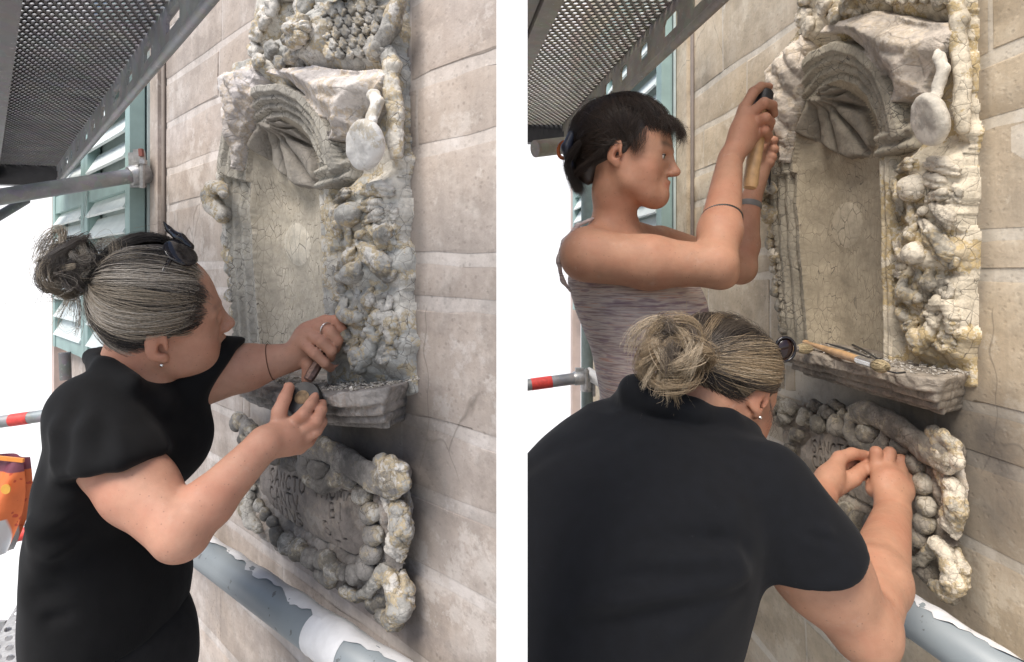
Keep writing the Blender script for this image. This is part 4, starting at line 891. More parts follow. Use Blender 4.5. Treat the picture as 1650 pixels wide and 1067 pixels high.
def cloth_mat(name, c, rough=.9):
    t = NT(name); w = t.n('ShaderNodeTexWave'); w.inputs['Scale'].default_value = 260; t.l(t.co(), w.inputs[0]); n = t.noise(60, 4); lint = t.noise(240, 2)
    col = t.ramp(n, [(.3, tuple(x * .8 for x in c)), (.7, tuple(x * 1.25 for x in c))]); col = t.mix(t.ramp(lint, [(.74, 0), (.78, .10)]), col, (.10, .10, .10))
    return t.out(col, rough, t.bump(n, .12, .002, t.bump(w.outputs[1], .12, .0006)), Sheen_Weight=.03, Specular_IOR_Level=.25)
M_BLACK = {'L': cloth_mat('black_cotton', (.0034, .0034, .0040)), 'R': cloth_mat('navy_black_cotton', (.0030, .0034, .0050))}
M_TROUSER = cloth_mat('black_work_trousers', (.009, .009, .010))
def tank_mat():
    t = NT('space_dyed_jersey'); n = t.noise(1, 3, .6, t.co(scale=(14, 14, 260))); n2 = t.noise(1, 2, .5, t.co(scale=(22, 22, 170))); c = t.ramp(n, [(.36, (.27, .19, .19)), (.47, (.44, .36, .34)), (.56, (.56, .49, .45)), (.66, (.47, .28, .23))])
    c = t.mix(t.ramp(n2, [(.56, 0), (.64, .6)]), c, (.22, .14, .19)); return t.out(c, .85, t.bump(n, .15, .001), Sheen_Weight=.15)
M_TANK = tank_mat()
M_SHOE = simple('dark_shoe_leather', (.03, .028, .026), .6)
M_LENS = simple('dark_lens_plastic', (.012, .010, .012), .12, 0, .05)
M_GOLD = simple('polished_silver', (.75, .72, .68), .2, .9, .05)
M_WOODH = simple('pale_wood', (.50, .30, .14), .5, 0, .25, 40, .15)
M_IRON = simple('dark_iron', (.045, .043, .042), .45, .5, .4, 40, .2)

class Head:
    """frame: x towards the person's left, y forward, z up; origin between the ears"""
    def __init__(s, o, fwd, up, sc=1.0, ax=(1, 1, 1)):
        s.o = np.asarray(o, float); s.y = nrm(fwd); s.x = nrm(np.cross(s.y, up)) * -1; s.z = np.cross(s.x, s.y) * 1.0
        if s.z @ np.asarray(up, float) < 0: s.z = -s.z
        s.sc = sc; s.ax = np.asarray(ax, float); s.R = np.c_[s.x, s.y, s.z]
    def __call__(s, x, y, z): return s.o + s.R @ (A_(x, y, z) * s.sc * s.ax)
    def at_ear(s, p): s.o = np.asarray(p, float) - s.R @ (A_(-.077, -.006, .002) * s.sc * s.ax); return s
    def hit(s, px, py, cen, rad, lift=0.):
        d = P(px, py, 1.0); r = (np.asarray(rad) + lift); a = ((s.R.T @ d) / (s.sc * s.ax)) / r; b = (((s.R.T @ -s.o) / (s.sc * s.ax)) - np.asarray(cen)) / r
        A, B, C = a @ a, a @ b, b @ b - 1; q = B * B - A * C; t = (-B - math.sqrt(q)) / A if q > 0 else -B / A; return d * t
    def loc(s, p): return ((np.asarray(p) - s.o) @ s.R) / (s.sc * s.ax)
def add_head(s, H0, ears=(1, -1), back=.093, cy=-.012, jz=1.0):
    H = lambda x, y, z: H0(x, y, z if z > -.03 else -.03 + (z + .03) * jz)
    c = H0.sc; E = lambda p, r, k=.012, op='u', rot=None: s.ell(H(*p), np.asarray(r) * c * H0.ax, H0.R if rot is None else H0.R @ rot, k * c, op)
    C = lambda a, b, ra, rb, k=.012, op='u': s.cone(H(*a), H(*b), ra * c, rb * c, k * c, op)
    E((0, cy, .042), (.0735, back, .080)); E((0, .042, .022), (.060, .052, .066), .03)
    C((0, .045, -.005), (0, .052, -.065), .046, .030, .03); E((0, .068, -.056), (.027, .0275, .030), .016)
    for sx in (1, -1):
        s.chain([H(sx * .054, .004, -.032), H(sx * .047, .022, -.066), H(sx * .026, .058, -.089), H(0, .074, -.096)], [.016 * c, .015 * c, .0155 * c, .017 * c], .030 * c)
        E((sx * .041, .052, -.024), (.024, .026, .022), .02); E((sx * .040, .05, -.052), (.02, .025, .024), .022)
        E((sx * .031, .096, .004), (.017, .013, .0105), .008, 's')                       # eye socket
        E((sx * .031, .0735, .0035), (.0135, .0125, .0115), .004)                       # closed form of eyeball and lids
        C((sx * .016, .0905, .0145), (sx * .046, .079, .0150), .0055, .004, .006)         # upper lid fold and brow
        C((sx * .014, .0925, .0215), (sx * .045, .0800, .0245), .0065, .0045, .008)
        E((sx * .0095, .1010, -.0305), (.0075, .0085, .0065), .006)                       # nostril wing
        E((sx * .0055, .1045, -.0375), (.003, .0045, .003), .002, 's')
    C((0, .0875, .016), (0, .1085, -.022), .0075, .0085, .010); E((0, .1105, -.0265), (.0095, .0095, .0085), .007)
    E((0, .081, -.097), (.018, .013, .013), .020)
    for z, r, y, w in ((-.0555, .0046, .0985, .020), (-.0645, .0055, .0965, .018)):
        s.chain([H(-w, y - .013, z - .0015), H(0, y - .001, z + .0005), H(w, y - .013, z - .0015)], [r * c * .6, r * c, r * c * .6], .004 * c)
    s.chain([H(-.021, .0885, -.0605), H(0, .1025, -.0600), H(.021, .0885, -.0605)], [.0012 * c] * 3, .0012 * c, 's')
    for sx in ears:
        rt_ = np.array(Matrix.Rotation(-.22, 3, 'X')) @ np.array(Matrix.Rotation(-sx * .38, 3, 'Z'))
        E((sx * .0765, -.008, .002), (.0062, .0165, .0285), .004, 'u', rt_); E((sx * .076, -.002, -.024), (.005, .0085, .010), .005)
        E((sx * .0855, -.006, .004), (.0062, .0098, .0185), .003, 's', rt_); E((sx * .081, -.003, -.006), (.0075, .0065, .0095), .003, 's')
        E((sx * .0795, -.0095, .002), (.0035, .0035, .014), .003, 'u', rt_); E((sx * .077, .005, -.005), (.0045, .004, .006), .004)
def head_tones(H, base):
    b = np.asarray(base); Z = []
    for sx in (1, -1):
        Z += [(H(sx * .048, .06, -.028), .030 * H.sc, b * A_(1.04, .80, .78), .7), (H(sx * .078, -.008, .0), .034 * H.sc, b * A_(1.06, .78, .74), .55),
              (H(sx * .031, .086, .004), .013 * H.sc, b * A_(.80, .70, .68), .6)]
        Z += [(H(sx * (.014 + .0062 * i), .094 - .0026 * i, .0235 + .0012 * min(i, 3)), .0075 * H.sc, A_(.06, .04, .03), .95) for i in range(6)]
    Z += [(H(0, .11, -.028), .016 * H.sc, b * A_(1.02, .80, .76), .6), (H(0, .098, -.055), .011 * H.sc, b * A_(.82, .52, .50), .75), (H(.012, .095, -.060), .009 * H.sc, b * A_(.82, .52, .50), .75), (H(-.012, .095, -.060), .009 * H.sc, b * A_(.82, .52, .50), .75)]
    return Z
def tone_field(V, base, zones):
    c = np.tile(np.asarray(base, float), (len(V), 1))
    for p, r, col, st in zones:
        d = np.linalg.norm(V - p, axis=1); m = d < 2 * r
        if m.any(): w = (st * np.exp(-(d[m] / r) ** 2 * 1.6))[:, None]; c[m] = c[m] * (1 - w) + np.asarray(col) * w
    return np.clip(c, 0, 1)
def finger(s, pts, r0, r1, zones, base, k=.003, nail=None):
    n = len(pts); rs = [r0 + (r1 - r0) * i / (n - 1) for i in range(n)]
    for i in range(1, n - 1): rs[i] *= 1.05
    s.chain(pts, rs, k); d = nrm(pts[-1] - pts[-2])
    for p in pts[1:-1]: zones.append((p, r0 * 1.5, np.asarray(base) * A_(1.0, .84, .80), .45))
    zones.append((pts[-1], r1 * 1.6, np.asarray(base) * A_(1.03, .78, .74), .55))
    if nail is not None:
        nn = nrm(nail); c = pts[-1] + nn * r1 * .72 + d * r1 * .1; y = nrm(np.cross(nn, d)); s.ell(c, (r1 * .85, r1 * .62, r1 * .32), np.c_[d, y, nn], .0008); zones.append((c + nn * r1 * .3, r1 * .8, np.asarray(base) * A_(1.2, 1.08, 1.05), .6))
def palm(s, wrist, mcps, rw=.020, rm=.0115, k=.012):
    for m in mcps: s.cone(wrist + (m - wrist) * .12, m, rw * .8, rm, k)

def tubes(curves, radii, cols, sides=3):
    """curves (M,S,3), radii (M,S), cols (M,3) or (M,S,3) -> one mesh"""
    M, S, _ = curves.shape; T = np.gradient(curves, axis=1); T /= np.linalg.norm(T, axis=2, keepdims=True) + 1e-12
    ref = np.where(np.abs(T[:, :, 2:3]) < .9, A_(0, 0, 1), A_(1, 0, 0)); X = np.cross(T, ref); X /= np.linalg.norm(X, axis=2, keepdims=True) + 1e-12; Y = np.cross(T, X)
    a = np.arange(sides) * 2 * math.pi / sides; V = curves[:, :, None, :] + radii[:, :, None, None] * (np.cos(a)[None, None, :, None] * X[:, :, None, :] + np.sin(a)[None, None, :, None] * Y[:, :, None, :])
    base = (np.arange(M) * S * sides)[:, None, None]; i = np.arange(S - 1)[None, :, None] * sides; j = np.arange(sides)[None, None, :]; j2 = (j + 1) % sides
    F = np.stack(np.broadcast_arrays(base + i + j, base + i + j2, base + i + sides + j2, base + i + sides + j), -1).reshape(-1, 4)
    if cols.ndim == 2: cols = np.repeat(cols[:, None, :], S, 1)
    return V.reshape(-1, 3), F, np.repeat(cols[:, :, None, :], sides, 2).reshape(-1, 3)
def streak(u, palette, r):
    """palette: list of (weight, colour)"""
    w = np.cumsum([p[0] for p in palette]); return palette[int(np.searchsorted(w / w[-1], u % 1.0))][1]
class Hair:
    def __init__(s, seed): s.r = np.random.default_rng(seed); s.c = []; s.w = []; s.k = []
    def lock(s, pts, n, spread, col, wid=.00045, taper=1.0, S=14, frizz=.004, jit=.25, tipspread=None):
        P0 = spline(pts, S)
        for _ in range(n):
            off = s.r.normal(size=3); off *= s.r.random() ** .5 / (np.linalg.norm(off) + 1e-9); tt = np.linspace(0, 1, S)[:, None]
            sp = spread * (1 - tt) + (tipspread if tipspread is not None else spread) * tt; ph = s.r.normal(size=3); wv = np.sin(tt * s.r.uniform(2, 7) + s.r.uniform(0, 6)) * frizz * s.r.normal(size=3)
            cc = P0 + off * sp * (.35 + .65 * np.sin(np.clip(tt * 1.0 + .12, 0, 1) * math.pi * .5)) + wv * tt
            s.c.append(cc); s.w.append(wid * s.r.uniform(.7, 1.3) * (1 - taper * .75 * tt[:, 0] ** 2)); s.k.append(np.asarray(col) * s.r.uniform(1 - jit, 1 + jit))
    def mesh(s): 
        out = [np.zeros((0, 3)), np.zeros((0, 4), int), np.zeros((0, 3))]
        for S in sorted({len(c) for c in s.c}):
            ix = [i for i, c in enumerate(s.c) if len(c) == S]; V, F, K = tubes(np.array([s.c[i] for i in ix]), np.array([s.w[i] for i in ix]), np.clip(np.array([s.k[i] for i in ix]), 0, 1))
            out = [np.concatenate([out[0], V]), np.concatenate([out[1], F + len(out[0])]), np.concatenate([out[2], K])]
        return out
def scalp_hair(hs, H, n, starts, end, rad, cen, pal, S=11, lift=.004, wid=.0005, bias=.0, lockn=60, wav=.003, outer=.0):
    """strands combed over an ellipsoid from start directions (function of a random generator) to an end direction"""
    r = hs.r; rad = np.asarray(rad); cen = np.asarray(cen)
    seeds = [nrm(starts(r)) for _ in range(lockn)]; lcol = [streak(r.random(), pal, r) for _ in seeds]; lift_l = r.uniform(0, 1, lockn)
    for _ in range(n):
        i = r.integers(lockn); a = nrm(seeds[i] + r.normal(size=3) * .055); e = nrm(np.asarray(end(a, r) if callable(end) else end) + r.normal(size=3) * .05)
        om = math.acos(np.clip(a @ e, -.999, .999)); t = np.linspace(0, 1, S); mid = np.cross(a, e)
        d = (np.sin((1 - t) * om)[:, None] * a + np.sin(t * om)[:, None] * e) / math.sin(om) + (np.sin(t * math.pi) * bias)[:, None] * mid
        d /= np.linalg.norm(d, axis=1)[:, None]
        lf = 1 + (lift * (.2 + lift_l[i]) * np.sin(t * math.pi) + outer + r.normal() * .0025) / rad.mean()
        wv = wav * np.sin(t * r.uniform(3, 8) + i)[:, None] * nrm(mid)
        pts = (d * rad + wv) * np.reshape(lf, (-1, 1)) + cen
        if ((np.abs(pts[:, 0]) > .055) & (np.abs(pts[:, 1] + .004) < .017) & (np.abs(pts[:, 2] + .008) < .021)).any(): continue      # combed clear of the ears
        s0 = (H.R @ (pts * H.sc * H.ax).T).T + H.o; hs.c.append(s0); hs.w.append(wid * r.uniform(.7, 1.4) * (1 - .45 * t ** 3)); hs.k.append(np.asarray(lcol[i]) * r.uniform(.8, 1.22))
def relax(V, F, it=2, w=.5):
    for _ in range(it):
        A = np.zeros_like(V); n = np.zeros(len(V))
        for i in range(4):
            a, b = F[:, i], F[:, (i + 1) % 4]
            for c in range(3): A[:, c] += np.bincount(a, V[b, c], len(V)) + np.bincount(b, V[a, c], len(V))
            n += np.bincount(a, minlength=len(V)) + np.bincount(b, minlength=len(V))
        V = V + w * (A / np.maximum(n, 1)[:, None] - V)
    return V
def body_mesh(s, lo, hi, res, name, mat, parent, base, zones, disp=None):
    V, F = s.mesh(lo, hi, res); V = relax(V, F, 2, .45)
    if disp is not None: V = V + vnormals(V, F) * disp(V)[:, None]
    o = mesh_obj(name, V, F, mat, None, True, None, tone_field(V, base, zones)); return child_world(o, parent)
def cloth_mesh(s, lo, hi, res, name, mat, parent, folds=(), noise=.002, seed=1, nscale=9):
    V, F = s.mesh(lo, hi, res); V = relax(V, F, 7, .5); N = vnormals(V, F); d = noise * fbm(V * A_(1, 1, .6), nscale, 3, seed)
    for a, b, sg, am in folds: d += 1.5 * am * np.exp(-(np.abs(sd_cone(a, b, 0, 0)(V)) / sg) ** 2)
    o = mesh_obj(name, V + N * d[:, None], F, mat, None, True); return child_world(o, parent)
def legs(root, px, d, ztop, sp=.09, dirx=(1, 0, 0), mat=None, cut=None):
    """trousers and shoes down to the scaffold floor"""
    c = np.asarray(px, float); dx = nrm(dirx); fw = A_(-dx[1], dx[0], 0); s = Sdf()
    for sg in (1, -1):
        h = c + dx * sg * sp; k_ = c + dx * sg * sp * 1.1 + A_(0, 0, -.42) + fw * .02; f = c + dx * sg * sp * 1.15; f = A_(f[0], f[1], -1.44)
        s.chain([A_(h[0], h[1], ztop - .06), A_(k_[0], k_[1], (ztop - 1.44) / 2), f], [.068, .062, .058], .04)
        m = MB(); sh = Sdf(); sh.cone(f + A_(0, 0, -.03) - fw * .05, f + A_(0, 0, -.035) + fw * .15, .042, .034, .01); sh.add(lambda p: -(p[:, 2] + 1.5085), .004, 'i'); V, F = sh.mesh(f - .22, f + .24, .009); child_world(mesh_obj('shoe', V, F, M_SHOE), root)
    s.ell(A_(c[0], c[1], ztop - .02), (.10, .09, .08), None, .04)
    if cut: s.add(cut, .002, 'i')
    return s

# ---- the lone worker in the left bay -------------------------------------------------
def worker_left():
    root = empty('person', loc=A_(-.56, .95, -1.51)); tag(root, 'woman with a grey-blonde bun in a black T-shirt tapping a chisel on the ledge', 'person')
    base = SKIN['L']; zones = []; s = Sdf()
    H = Head(P(246, 548, .965), (.79, .58, .17), (.26, -.26, .92), 1.05, (.97, .97, 1.04)).at_ear(P(254, 555, .885)); add_head(s, H, (-1,), .074, .008, .72); zones += [(p_, r_ * .9, c_, st_ * .6) for p_, r_, c_, st_ in head_tones(H, base)]
    neck = P(212, 645, .97); s.chain([H(0, -.022, -.03), H(0, -.035, -.075), neck], [.052, .051, .066], .03)
    s.add(sd_loft(rows_px([(625, 140, 300, .97, .09), (700, 110, 300, .96, .12), (850, 75, 285, .95, .13), (1060, 80, 300, .95, .13)])), .04)
    # right arm
    PR = lambda x, y, d: P(x, y, d - .075)
    sh, el, wr = P(152, 700, .86), P(290, 858, .79), PR(427, 714, .96)
    s.chain([sh, sh * .45 + el * .55 + A_(0, 0, -.004), el], [.057, .048, .038], .02); s.chain([el, el * .7 + wr * .3, wr], [.034, .036, .026], .012)
    s.ell(P(298, 874, .79), (.022, .026, .016), None, .02)
    th = PR(446, 700, .985); I, M_, R_, Q_ = (PR(*p) for p in ((466, 686, 1.0), (480, 698, 1.0), (487, 709, 1.005), (482, 720, 1.01)))
    palm(s, wr, [I, M_, R_, Q_], .0235, .0135); s.ell((wr + I + R_) / 3, (.023, .020, .024), None, .02); s.cone(wr, th, .022, .016, .014)
    finger(s, [I, PR(490, 666, .985), PR(500, 652, 1.0), PR(507, 640, 1.015)], .0106, .0080, zones, base, nail=A_(.3, -.8, .5))
    finger(s, [M_, PR(511, 676, .99), PR(518, 661, 1.005), PR(519, 650, 1.025)], .0106, .0080, zones, base)
    finger(s, [R_, PR(510, 694, 1.0), PR(519, 680, 1.01), PR(517, 668, 1.03)], .0102, .0076, zones, base)
    finger(s, [Q_, PR(498, 712, 1.015), PR(506, 700, 1.025), PR(507, 690, 1.04)], .0095, .0072, zones, base)
    finger(s, [th, PR(450, 664, .99), PR(459, 642, 1.0), PR(466, 624, 1.015)], .0132, .0090, zones, base, nail=A_(-.7, -.6, .3))
    PL = lambda x, y, d: P(x, y, d - .085)
    # left arm
    s2, e2, w2 = P(322, 612, 1.03), P(398, 592, 1.06), PL(474, 575, 1.165); s.chain([s2, e2, w2], [.050, .041, .027], .02)
    I, M_, R_, Q_ = (PL(*p) for p in ((524, 517, 1.165), (510, 524, 1.155), (497, 538, 1.15), (487, 552, 1.145)))
    palm(s, w2, [I, M_, R_, Q_], .0245, .0122); s.ell((w2 + M_ + R_) / 3 + A_(0, .006, 0), (.026, .018, .03), None, .02)
    finger(s, [I, PL(541, 517, 1.15), PL(550, 531, 1.15), PL(549, 549, 1.165)], .0113, .0088, zones, base)
    finger(s, [M_, PL(532, 534, 1.13), PL(544, 549, 1.135), PL(541, 563, 1.155)], .0113, .0088, zones, base)
    finger(s, [R_, PL(519, 551, 1.12), PL(534, 566, 1.125), PL(533, 577, 1.145)], .0111, .0086, zones, base)
    finger(s, [Q_, PL(507, 570, 1.115), PL(524, 586, 1.12), PL(533, 594, 1.14)], .0103, .0077, zones, base, nail=A_(.2, -.7, .6))
    finger(s, [PL(486, 575, 1.165), PL(497, 588, 1.15), PL(494, 612, 1.15)], .0134, .0098, zones, base)
    body_mesh(s, P(40, 380, .95) + A_(-.05, -.32, -.72), P(560, 380, 1.2) + A_(.07, .12, .12), .0031, 'body', M_SKIN['L'], root, base, zones)
    # T-shirt with short sleeves and stand collar
    c = Sdf(); c.add(sd_loft(rows_px([(592, 150, 262, .97, .07), (610, 122, 330, .97, .12), (660, 92, 338, .96, .145), (740, 68, 332, .95, .155), (830, 50, 308, .95, .155), (900, 46, 318, .95, .155), (960, 44, 322, .95, .155), (1006, 46, 318, .95, .15)])), .03)
    sl = Sdf(); a, b = P(158, 668, .88), P(206, 800, .81); c_end = P(165, 757, .80); nn = nrm(A_(.20, -.15, -1.0)); f0 = sd_cone(a, b, .070, .074)
    c.add(lambda p: smax(f0(p), (p - c_end) @ nn), .012)
    a2, b2 = P(318, 600, 1.02), P(400, 592, 1.06); e2_ = P(372, 588, 1.05); n2 = nrm(A_(.80, .25, -.52)); f2 = sd_cone(a2, b2, .07, .062); c.add(lambda p: smax(f2(p), (p - e2_) @ n2), .014)
    c.ell(P(292, 716, .98), (.036, .08, .06), None, .05)
    # collar round the neck, open in front
    cs = [P(*p) for p in ((300, 640, 1.0), (268, 655, .92), (215, 618, .875), (170, 590, .89), (150, 575, .95), (170, 572, 1.02))]; c.chain(cs, [.012, .014, .016, .017, .016, .014], .012)
    c.cone(P(190, 600, .90), P(160, 585, .93), .022, .02, .012); c.cone(P(262, 640, .93), P(205, 622, .89), .016, .02, .02)
    c.cone(H(0, -.03, -.055), neck + A_(.01, .0, -.02), .050, .052, .010, 's'); c.ell(P(276, 606, .90), (.032, .03, .034), None, .012, 's')
    fo = [(P(120, 800, .80), P(300, 760, .80), .014, .006), (P(70, 860, .80), P(280, 930, .80), .02, .008), (P(60, 960, .80), P(310, 900, .80), .018, -.006), (P(70, 690, .80), P(210, 700, .78), .02, .005), (P(255, 745, .80), P(300, 640, .85), .02, -.008), (P(100, 780, .8), P(70, 900, .8), .02, .006), (P(80, 1000, .8), P(300, 985, .8), .012, -.006), (P(250, 880, .79), P(320, 930, .82), .016, .007)]
    fo += [(P(60 + 14 * k, 840 + 26 * k, .80), P(290 - 8 * k, 800 + 34 * k, .80), .011, .005 * (-1) ** k) for k in range(6)] + [(P(100 + 20 * k, 600, .82), P(90 + 26 * k, 740, .78), .012, .0035 * (-1) ** k) for k in range(5)] + [(P(290, 650 + 20 * k, .84), P(330, 690 + 26 * k, .86), .010, .005 * (-1) ** k) for k in range(4)]
    cloth_mesh(c, P(20, 540, .95) + A_(-.02, -.26, -.60), P(420, 540, 1.1) + A_(.06, .2, .04), .0055, 'tshirt', M_BLACK['L'], root, fo, .005, 3)
    t = legs(root, P(186, 1010, .96), .96, P(192, 1010, .96)[2], .052, (.8, .6, 0)); t.add(sd_loft(rows_px([(992, 52, 312, .95, .14), (1040, 56, 324, .95, .15), (1110, 66, 330, .95, .15)])), .04)
    z0 = P(192, 1004, .95)[2]; cloth_mesh(t, A_(-1.0, .68, -1.5), A_(-.38, 1.25, z0 + .06), .011, 'trousers', M_TROUSER, root, [(P(60, 1012, .8), P(320, 1000, .8), .008, .008), (P(100, 1020, .8), P(105, 1110, .8), .008, .006), (P(250, 1010, .8), P(200, 1100, .8), .009, .006)], .003, 5)
    # hair: close cap, combed strands, bun, loose wisps
    rad = (.081, .082, .090); cen = (0, .008, .042); dark, mid, blond, pale = (.040, .034, .031), (.105, .090, .080), (.30, .25, .19), (.46, .41, .35)
    cap = Sdf(); cap.ell(H(*cen), np.asarray(rad) * H.ax * .985, H.R, .01); pn = H.R @ nrm(A_(0, -.73, .68)); p0 = H(0, .026, .004); cap.add(lambda p: -((p - p0) @ pn), .006, 'i'); V, F = cap.mesh(H.o - .16, H.o + .17, .005); N = vnormals(V, F)
    caps = (V, F, np.tile(A_(*mid) * .7, (len(V), 1)))
    hs = Hair(11); bun = P(128, 432, .925); bl = nrm(A_(.05, -.88, .40)); bun = H(*(np.asarray(cen) + bl * np.asarray(rad) * 1.0 + bl * .022)); bun = P(122, 434, bun[1])
    def st(r):
        u = r.random()
        if u < .55:       # along the hairline, right temple to forehead
            a = r.uniform(-.3, 1.0); return A_((-1 if r.random() < .7 else 1) * math.cos(a) * .80, math.sin(a) * .55 + .36, math.sin(a) * .78 + .16)
        if u < .8: return A_(-r.uniform(.2, 1), r.uniform(-.4, .8), r.uniform(-.4, 1))
        return A_(r.uniform(-.8, .6), r.uniform(-.9, .3), r.uniform(-.9, -.1))
    scalp_hair(hs, H, 10500, st, bl, rad, cen, [(.36, dark), (.36, mid), (.2, blond), (.06, pale)], lift=.009, wid=.00026, bias=-.12, lockn=220)
    st2 = lambda r: (lambda a: A_(-math.cos(a) * .85, math.sin(a) * .5 + .42, math.sin(a) * .74 + .06))(r.uniform(-.35, .75))
    scalp_hair(hs, H, 1100, st2, bl, rad, cen, [(.5, blond), (.35, pale), (.15, mid)], lift=.016, wid=.00026, bias=-.28, lockn=18, outer=.002)
    for k in range(46):   # the bun: loops wound round a centre
        r = hs.r; n_ = nrm(r.normal(size=3)); x = nrm(np.cross(n_, A_(.3, .8, .2))); y = np.cross(n_, x); rr = r.uniform(.010, .036); a0 = r.uniform(0, 6.28); sp = r.uniform(2.6, 4.6); o_ = bun + r.normal(size=3) * .012 + A_(0, 0, .004)
        hs.lock([o_ + (x * math.cos(a0 + sp * q / 5) * rr + y * math.sin(a0 + sp * q / 5) * rr) * A_(.95, .95, 1.1) for q in range(6)], 60, .0095, (blond, mid, pale, blond, mid)[k % 5], .00034, .6, frizz=.005, tipspread=.012)
    for k in range(26):   # wisps
        r = hs.r; a = bun + r.normal(size=3) * .03; hs.lock([a, a + r.normal(size=3) * .03 + A_(-.01, 0, .01), a + r.normal(size=3) * .05 + A_(-.02, 0, -.03)], 2, .003, (blond, pale, mid)[k % 3], .00018, 1, frizz=.008)
    for k, tp in enumerate(((100, 495), (92, 520), (120, 525), (112, 500), (128, 535), (84, 480))): hs.lock([bun + A_(-.005, 0, -.03), P((tp[0] + 130) / 2, tp[1] - 35, .92), P(*tp, .92), P(tp[0] + (8 if k % 2 else -9), tp[1] + 8, .92)], 9, .007, (blond, pale, mid)[k % 3], .0004, 1, frizz=.006)
    for k in range(0): e = H(-.073, .028 + .002 * k, .012 - .003 * k); hs.lock([e, e + H.R @ A_(-.004, .004, -.018), e + H.R @ A_(-.002 + .003 * (k % 3), .010 - .004 * (k % 2), -.036)], 2, .004, mid, .0002, 1, frizz=.006)
    for k in range(22): e = H(-.05 + .005 * k * .5, -.075 - .012 * (k % 3), -.035 - .001 * k); hs.lock([e, e + H.R @ A_(-.004, .004, -.018) + hs.r.normal(size=3) * .004, e + H.R @ A_(-.003, .012, -.034) + hs.r.normal(size=3) * .006], 3, .005, mid, .0002, 1, frizz=.004)
    V, F, K = hs.mesh(); V2, F2, K2 = caps; bcap = Sdf(); bcap.ell(bun, (.020, .020, .024)); V3, F3 = bcap.mesh(bun - .06, bun + .06, .006)
    o = mesh_obj('hair', np.concatenate([V, V2, V3]), np.concatenate([F, F2 + len(V), F3 + len(V) + len(V2)]), M_HAIR, None, True, None, np.concatenate([K, K2, np.tile(A_(*mid), (len(V3), 1))])); child_world(o, root)
    # ear stud, ring, bracelet cord
    m = MB(); m.lathe(H(-.082, -.006, -.030), H.R @ A_(-1, 0, 0), [(0, .001), (.001, .0028), (.003, .003), (.005, .001)], 10); child_world(m.build('ear_stud', M_GOLD, None, True), root)
    d_ = nrm(P(532, 534, 1.045) - P(510, 524, 1.07)); m = MB(); x = nrm(np.cross(d_, (0, 0, 1))); y = np.cross(d_, x); cc = P(526, 531, 1.051); m.tube([cc + (x * math.cos(a) + y * math.sin(a)) * .0128 for a in np.linspace(0, 2 * math.pi, 25)], .0013, 8, False); child_world(m.build('finger_ring', M_GOLD, None, True), root)
    d_ = nrm(w2 - e2); x = nrm(np.cross(d_, (0, 0, 1))); y = np.cross(d_, x); cc = e2 + (w2 - e2) * .50; m = MB(); m.tube([cc + (x * math.cos(a) + y * math.sin(a)) * .0352 for a in np.linspace(0, 2 * math.pi, 33)], .0009, 6, False); child_world(m.build('wrist_cord', simple('brown_cord', (.12, .05, .025), .7), None, True), root)
    # sunglasses pushed up into the hair: a thing of their own
    g = empty('sunglasses', loc=P(275, 420, .87)); tag(g, 'dark sunglasses pushed up into the grey hair of the lone worker', 'sunglasses')
    h_ = lambda x, y, l=.008: H.hit(x, y, cen, rad, l)
    m = MB(); m.tube(spline([h_(246, 467, .006), h_(262, 440), h_(276, 415), h_(290, 398)], 12), [.0035] * 4 + [.0045] * 8, 8); child_world(m.build('temple_arm', M_LENS, None, True), g)
    cg = h_(291, 408, .008); nz_ = nrm(cg - H(*cen)); x_ = nrm(np.cross(nz_, A_(0, 0, 1))); sg = Sdf(); sg.ell(cg, (.026, .030, .007), np.c_[x_, np.cross(nz_, x_), nz_], .004); V, F = sg.mesh(cg - .045, cg + .045, .003); child_world(mesh_obj('lens', V, F, M_LENS), g)
    sg = Sdf(); fr_ = [h_(264, 358, .012), h_(272, 370, .014), h_(290, 384, .014), h_(306, 398, .012)]; sg.chain(fr_, [.002, .0045, .008, .007], .006); V, F = sg.mesh(np.min(fr_, 0) - .02, np.max(fr_, 0) + .02, .0028); child_world(mesh_obj('front_frame', V, F, M_LENS), g)
    # mallet and chisel
    ml = empty('mallet', loc=PR(486, 640, 1.03)); tag(ml, 'round dark iron mallet with a wooden handle end held in the right hand', 'mallet'); ax = nrm(A_(.05, -1, .62)); c0 = PR(487, 641, 1.02)
    m = MB(); m.lathe(c0 - ax * .055, ax, [(0, .001), (.001, .027), (.006, .0305), (.050, .0305), (.056, .028), (.0575, .013), (.0577, .001)], 28); child_world(autosmooth(m.build('iron_head', M_IRON)), ml)
    m = MB(); m.lathe(c0 - ax * .17, ax, [(.08, .001), (.081, .012), (.165, .0125), (.1735, .012), (.175, .001)], 18); child_world(autosmooth(m.build('wooden_handle', simple('split_old_wood', (.22, .14, .07), .7, 0, .5, 120, .3))), ml)
    ch = empty('chisel', loc=PL(520, 570, 1.15)); tag(ch, 'steel chisel with a dark striped handle held in the ringed left hand', 'chisel'); a, b, e = PL(496, 613, 1.125), PL(531, 556, 1.165), PL(562, 488, 1.19)
    m = MB(); m.lathe(a, b - a, [(0, .001), (.001, .009), (.012, .0105), (.075, .009), (.08, .004)], 8); child_world(autosmooth(m.build('handle', simple('striped_handle', (.16, .09, .07), .35, .2, .5, 160))), ch); m = MB(); m.tube([a + (b - a) * .9, b, e], [.0035, .003, .0022], 8); child_world(m.build('blade', M_IRON, None, True), ch)
worker_left()


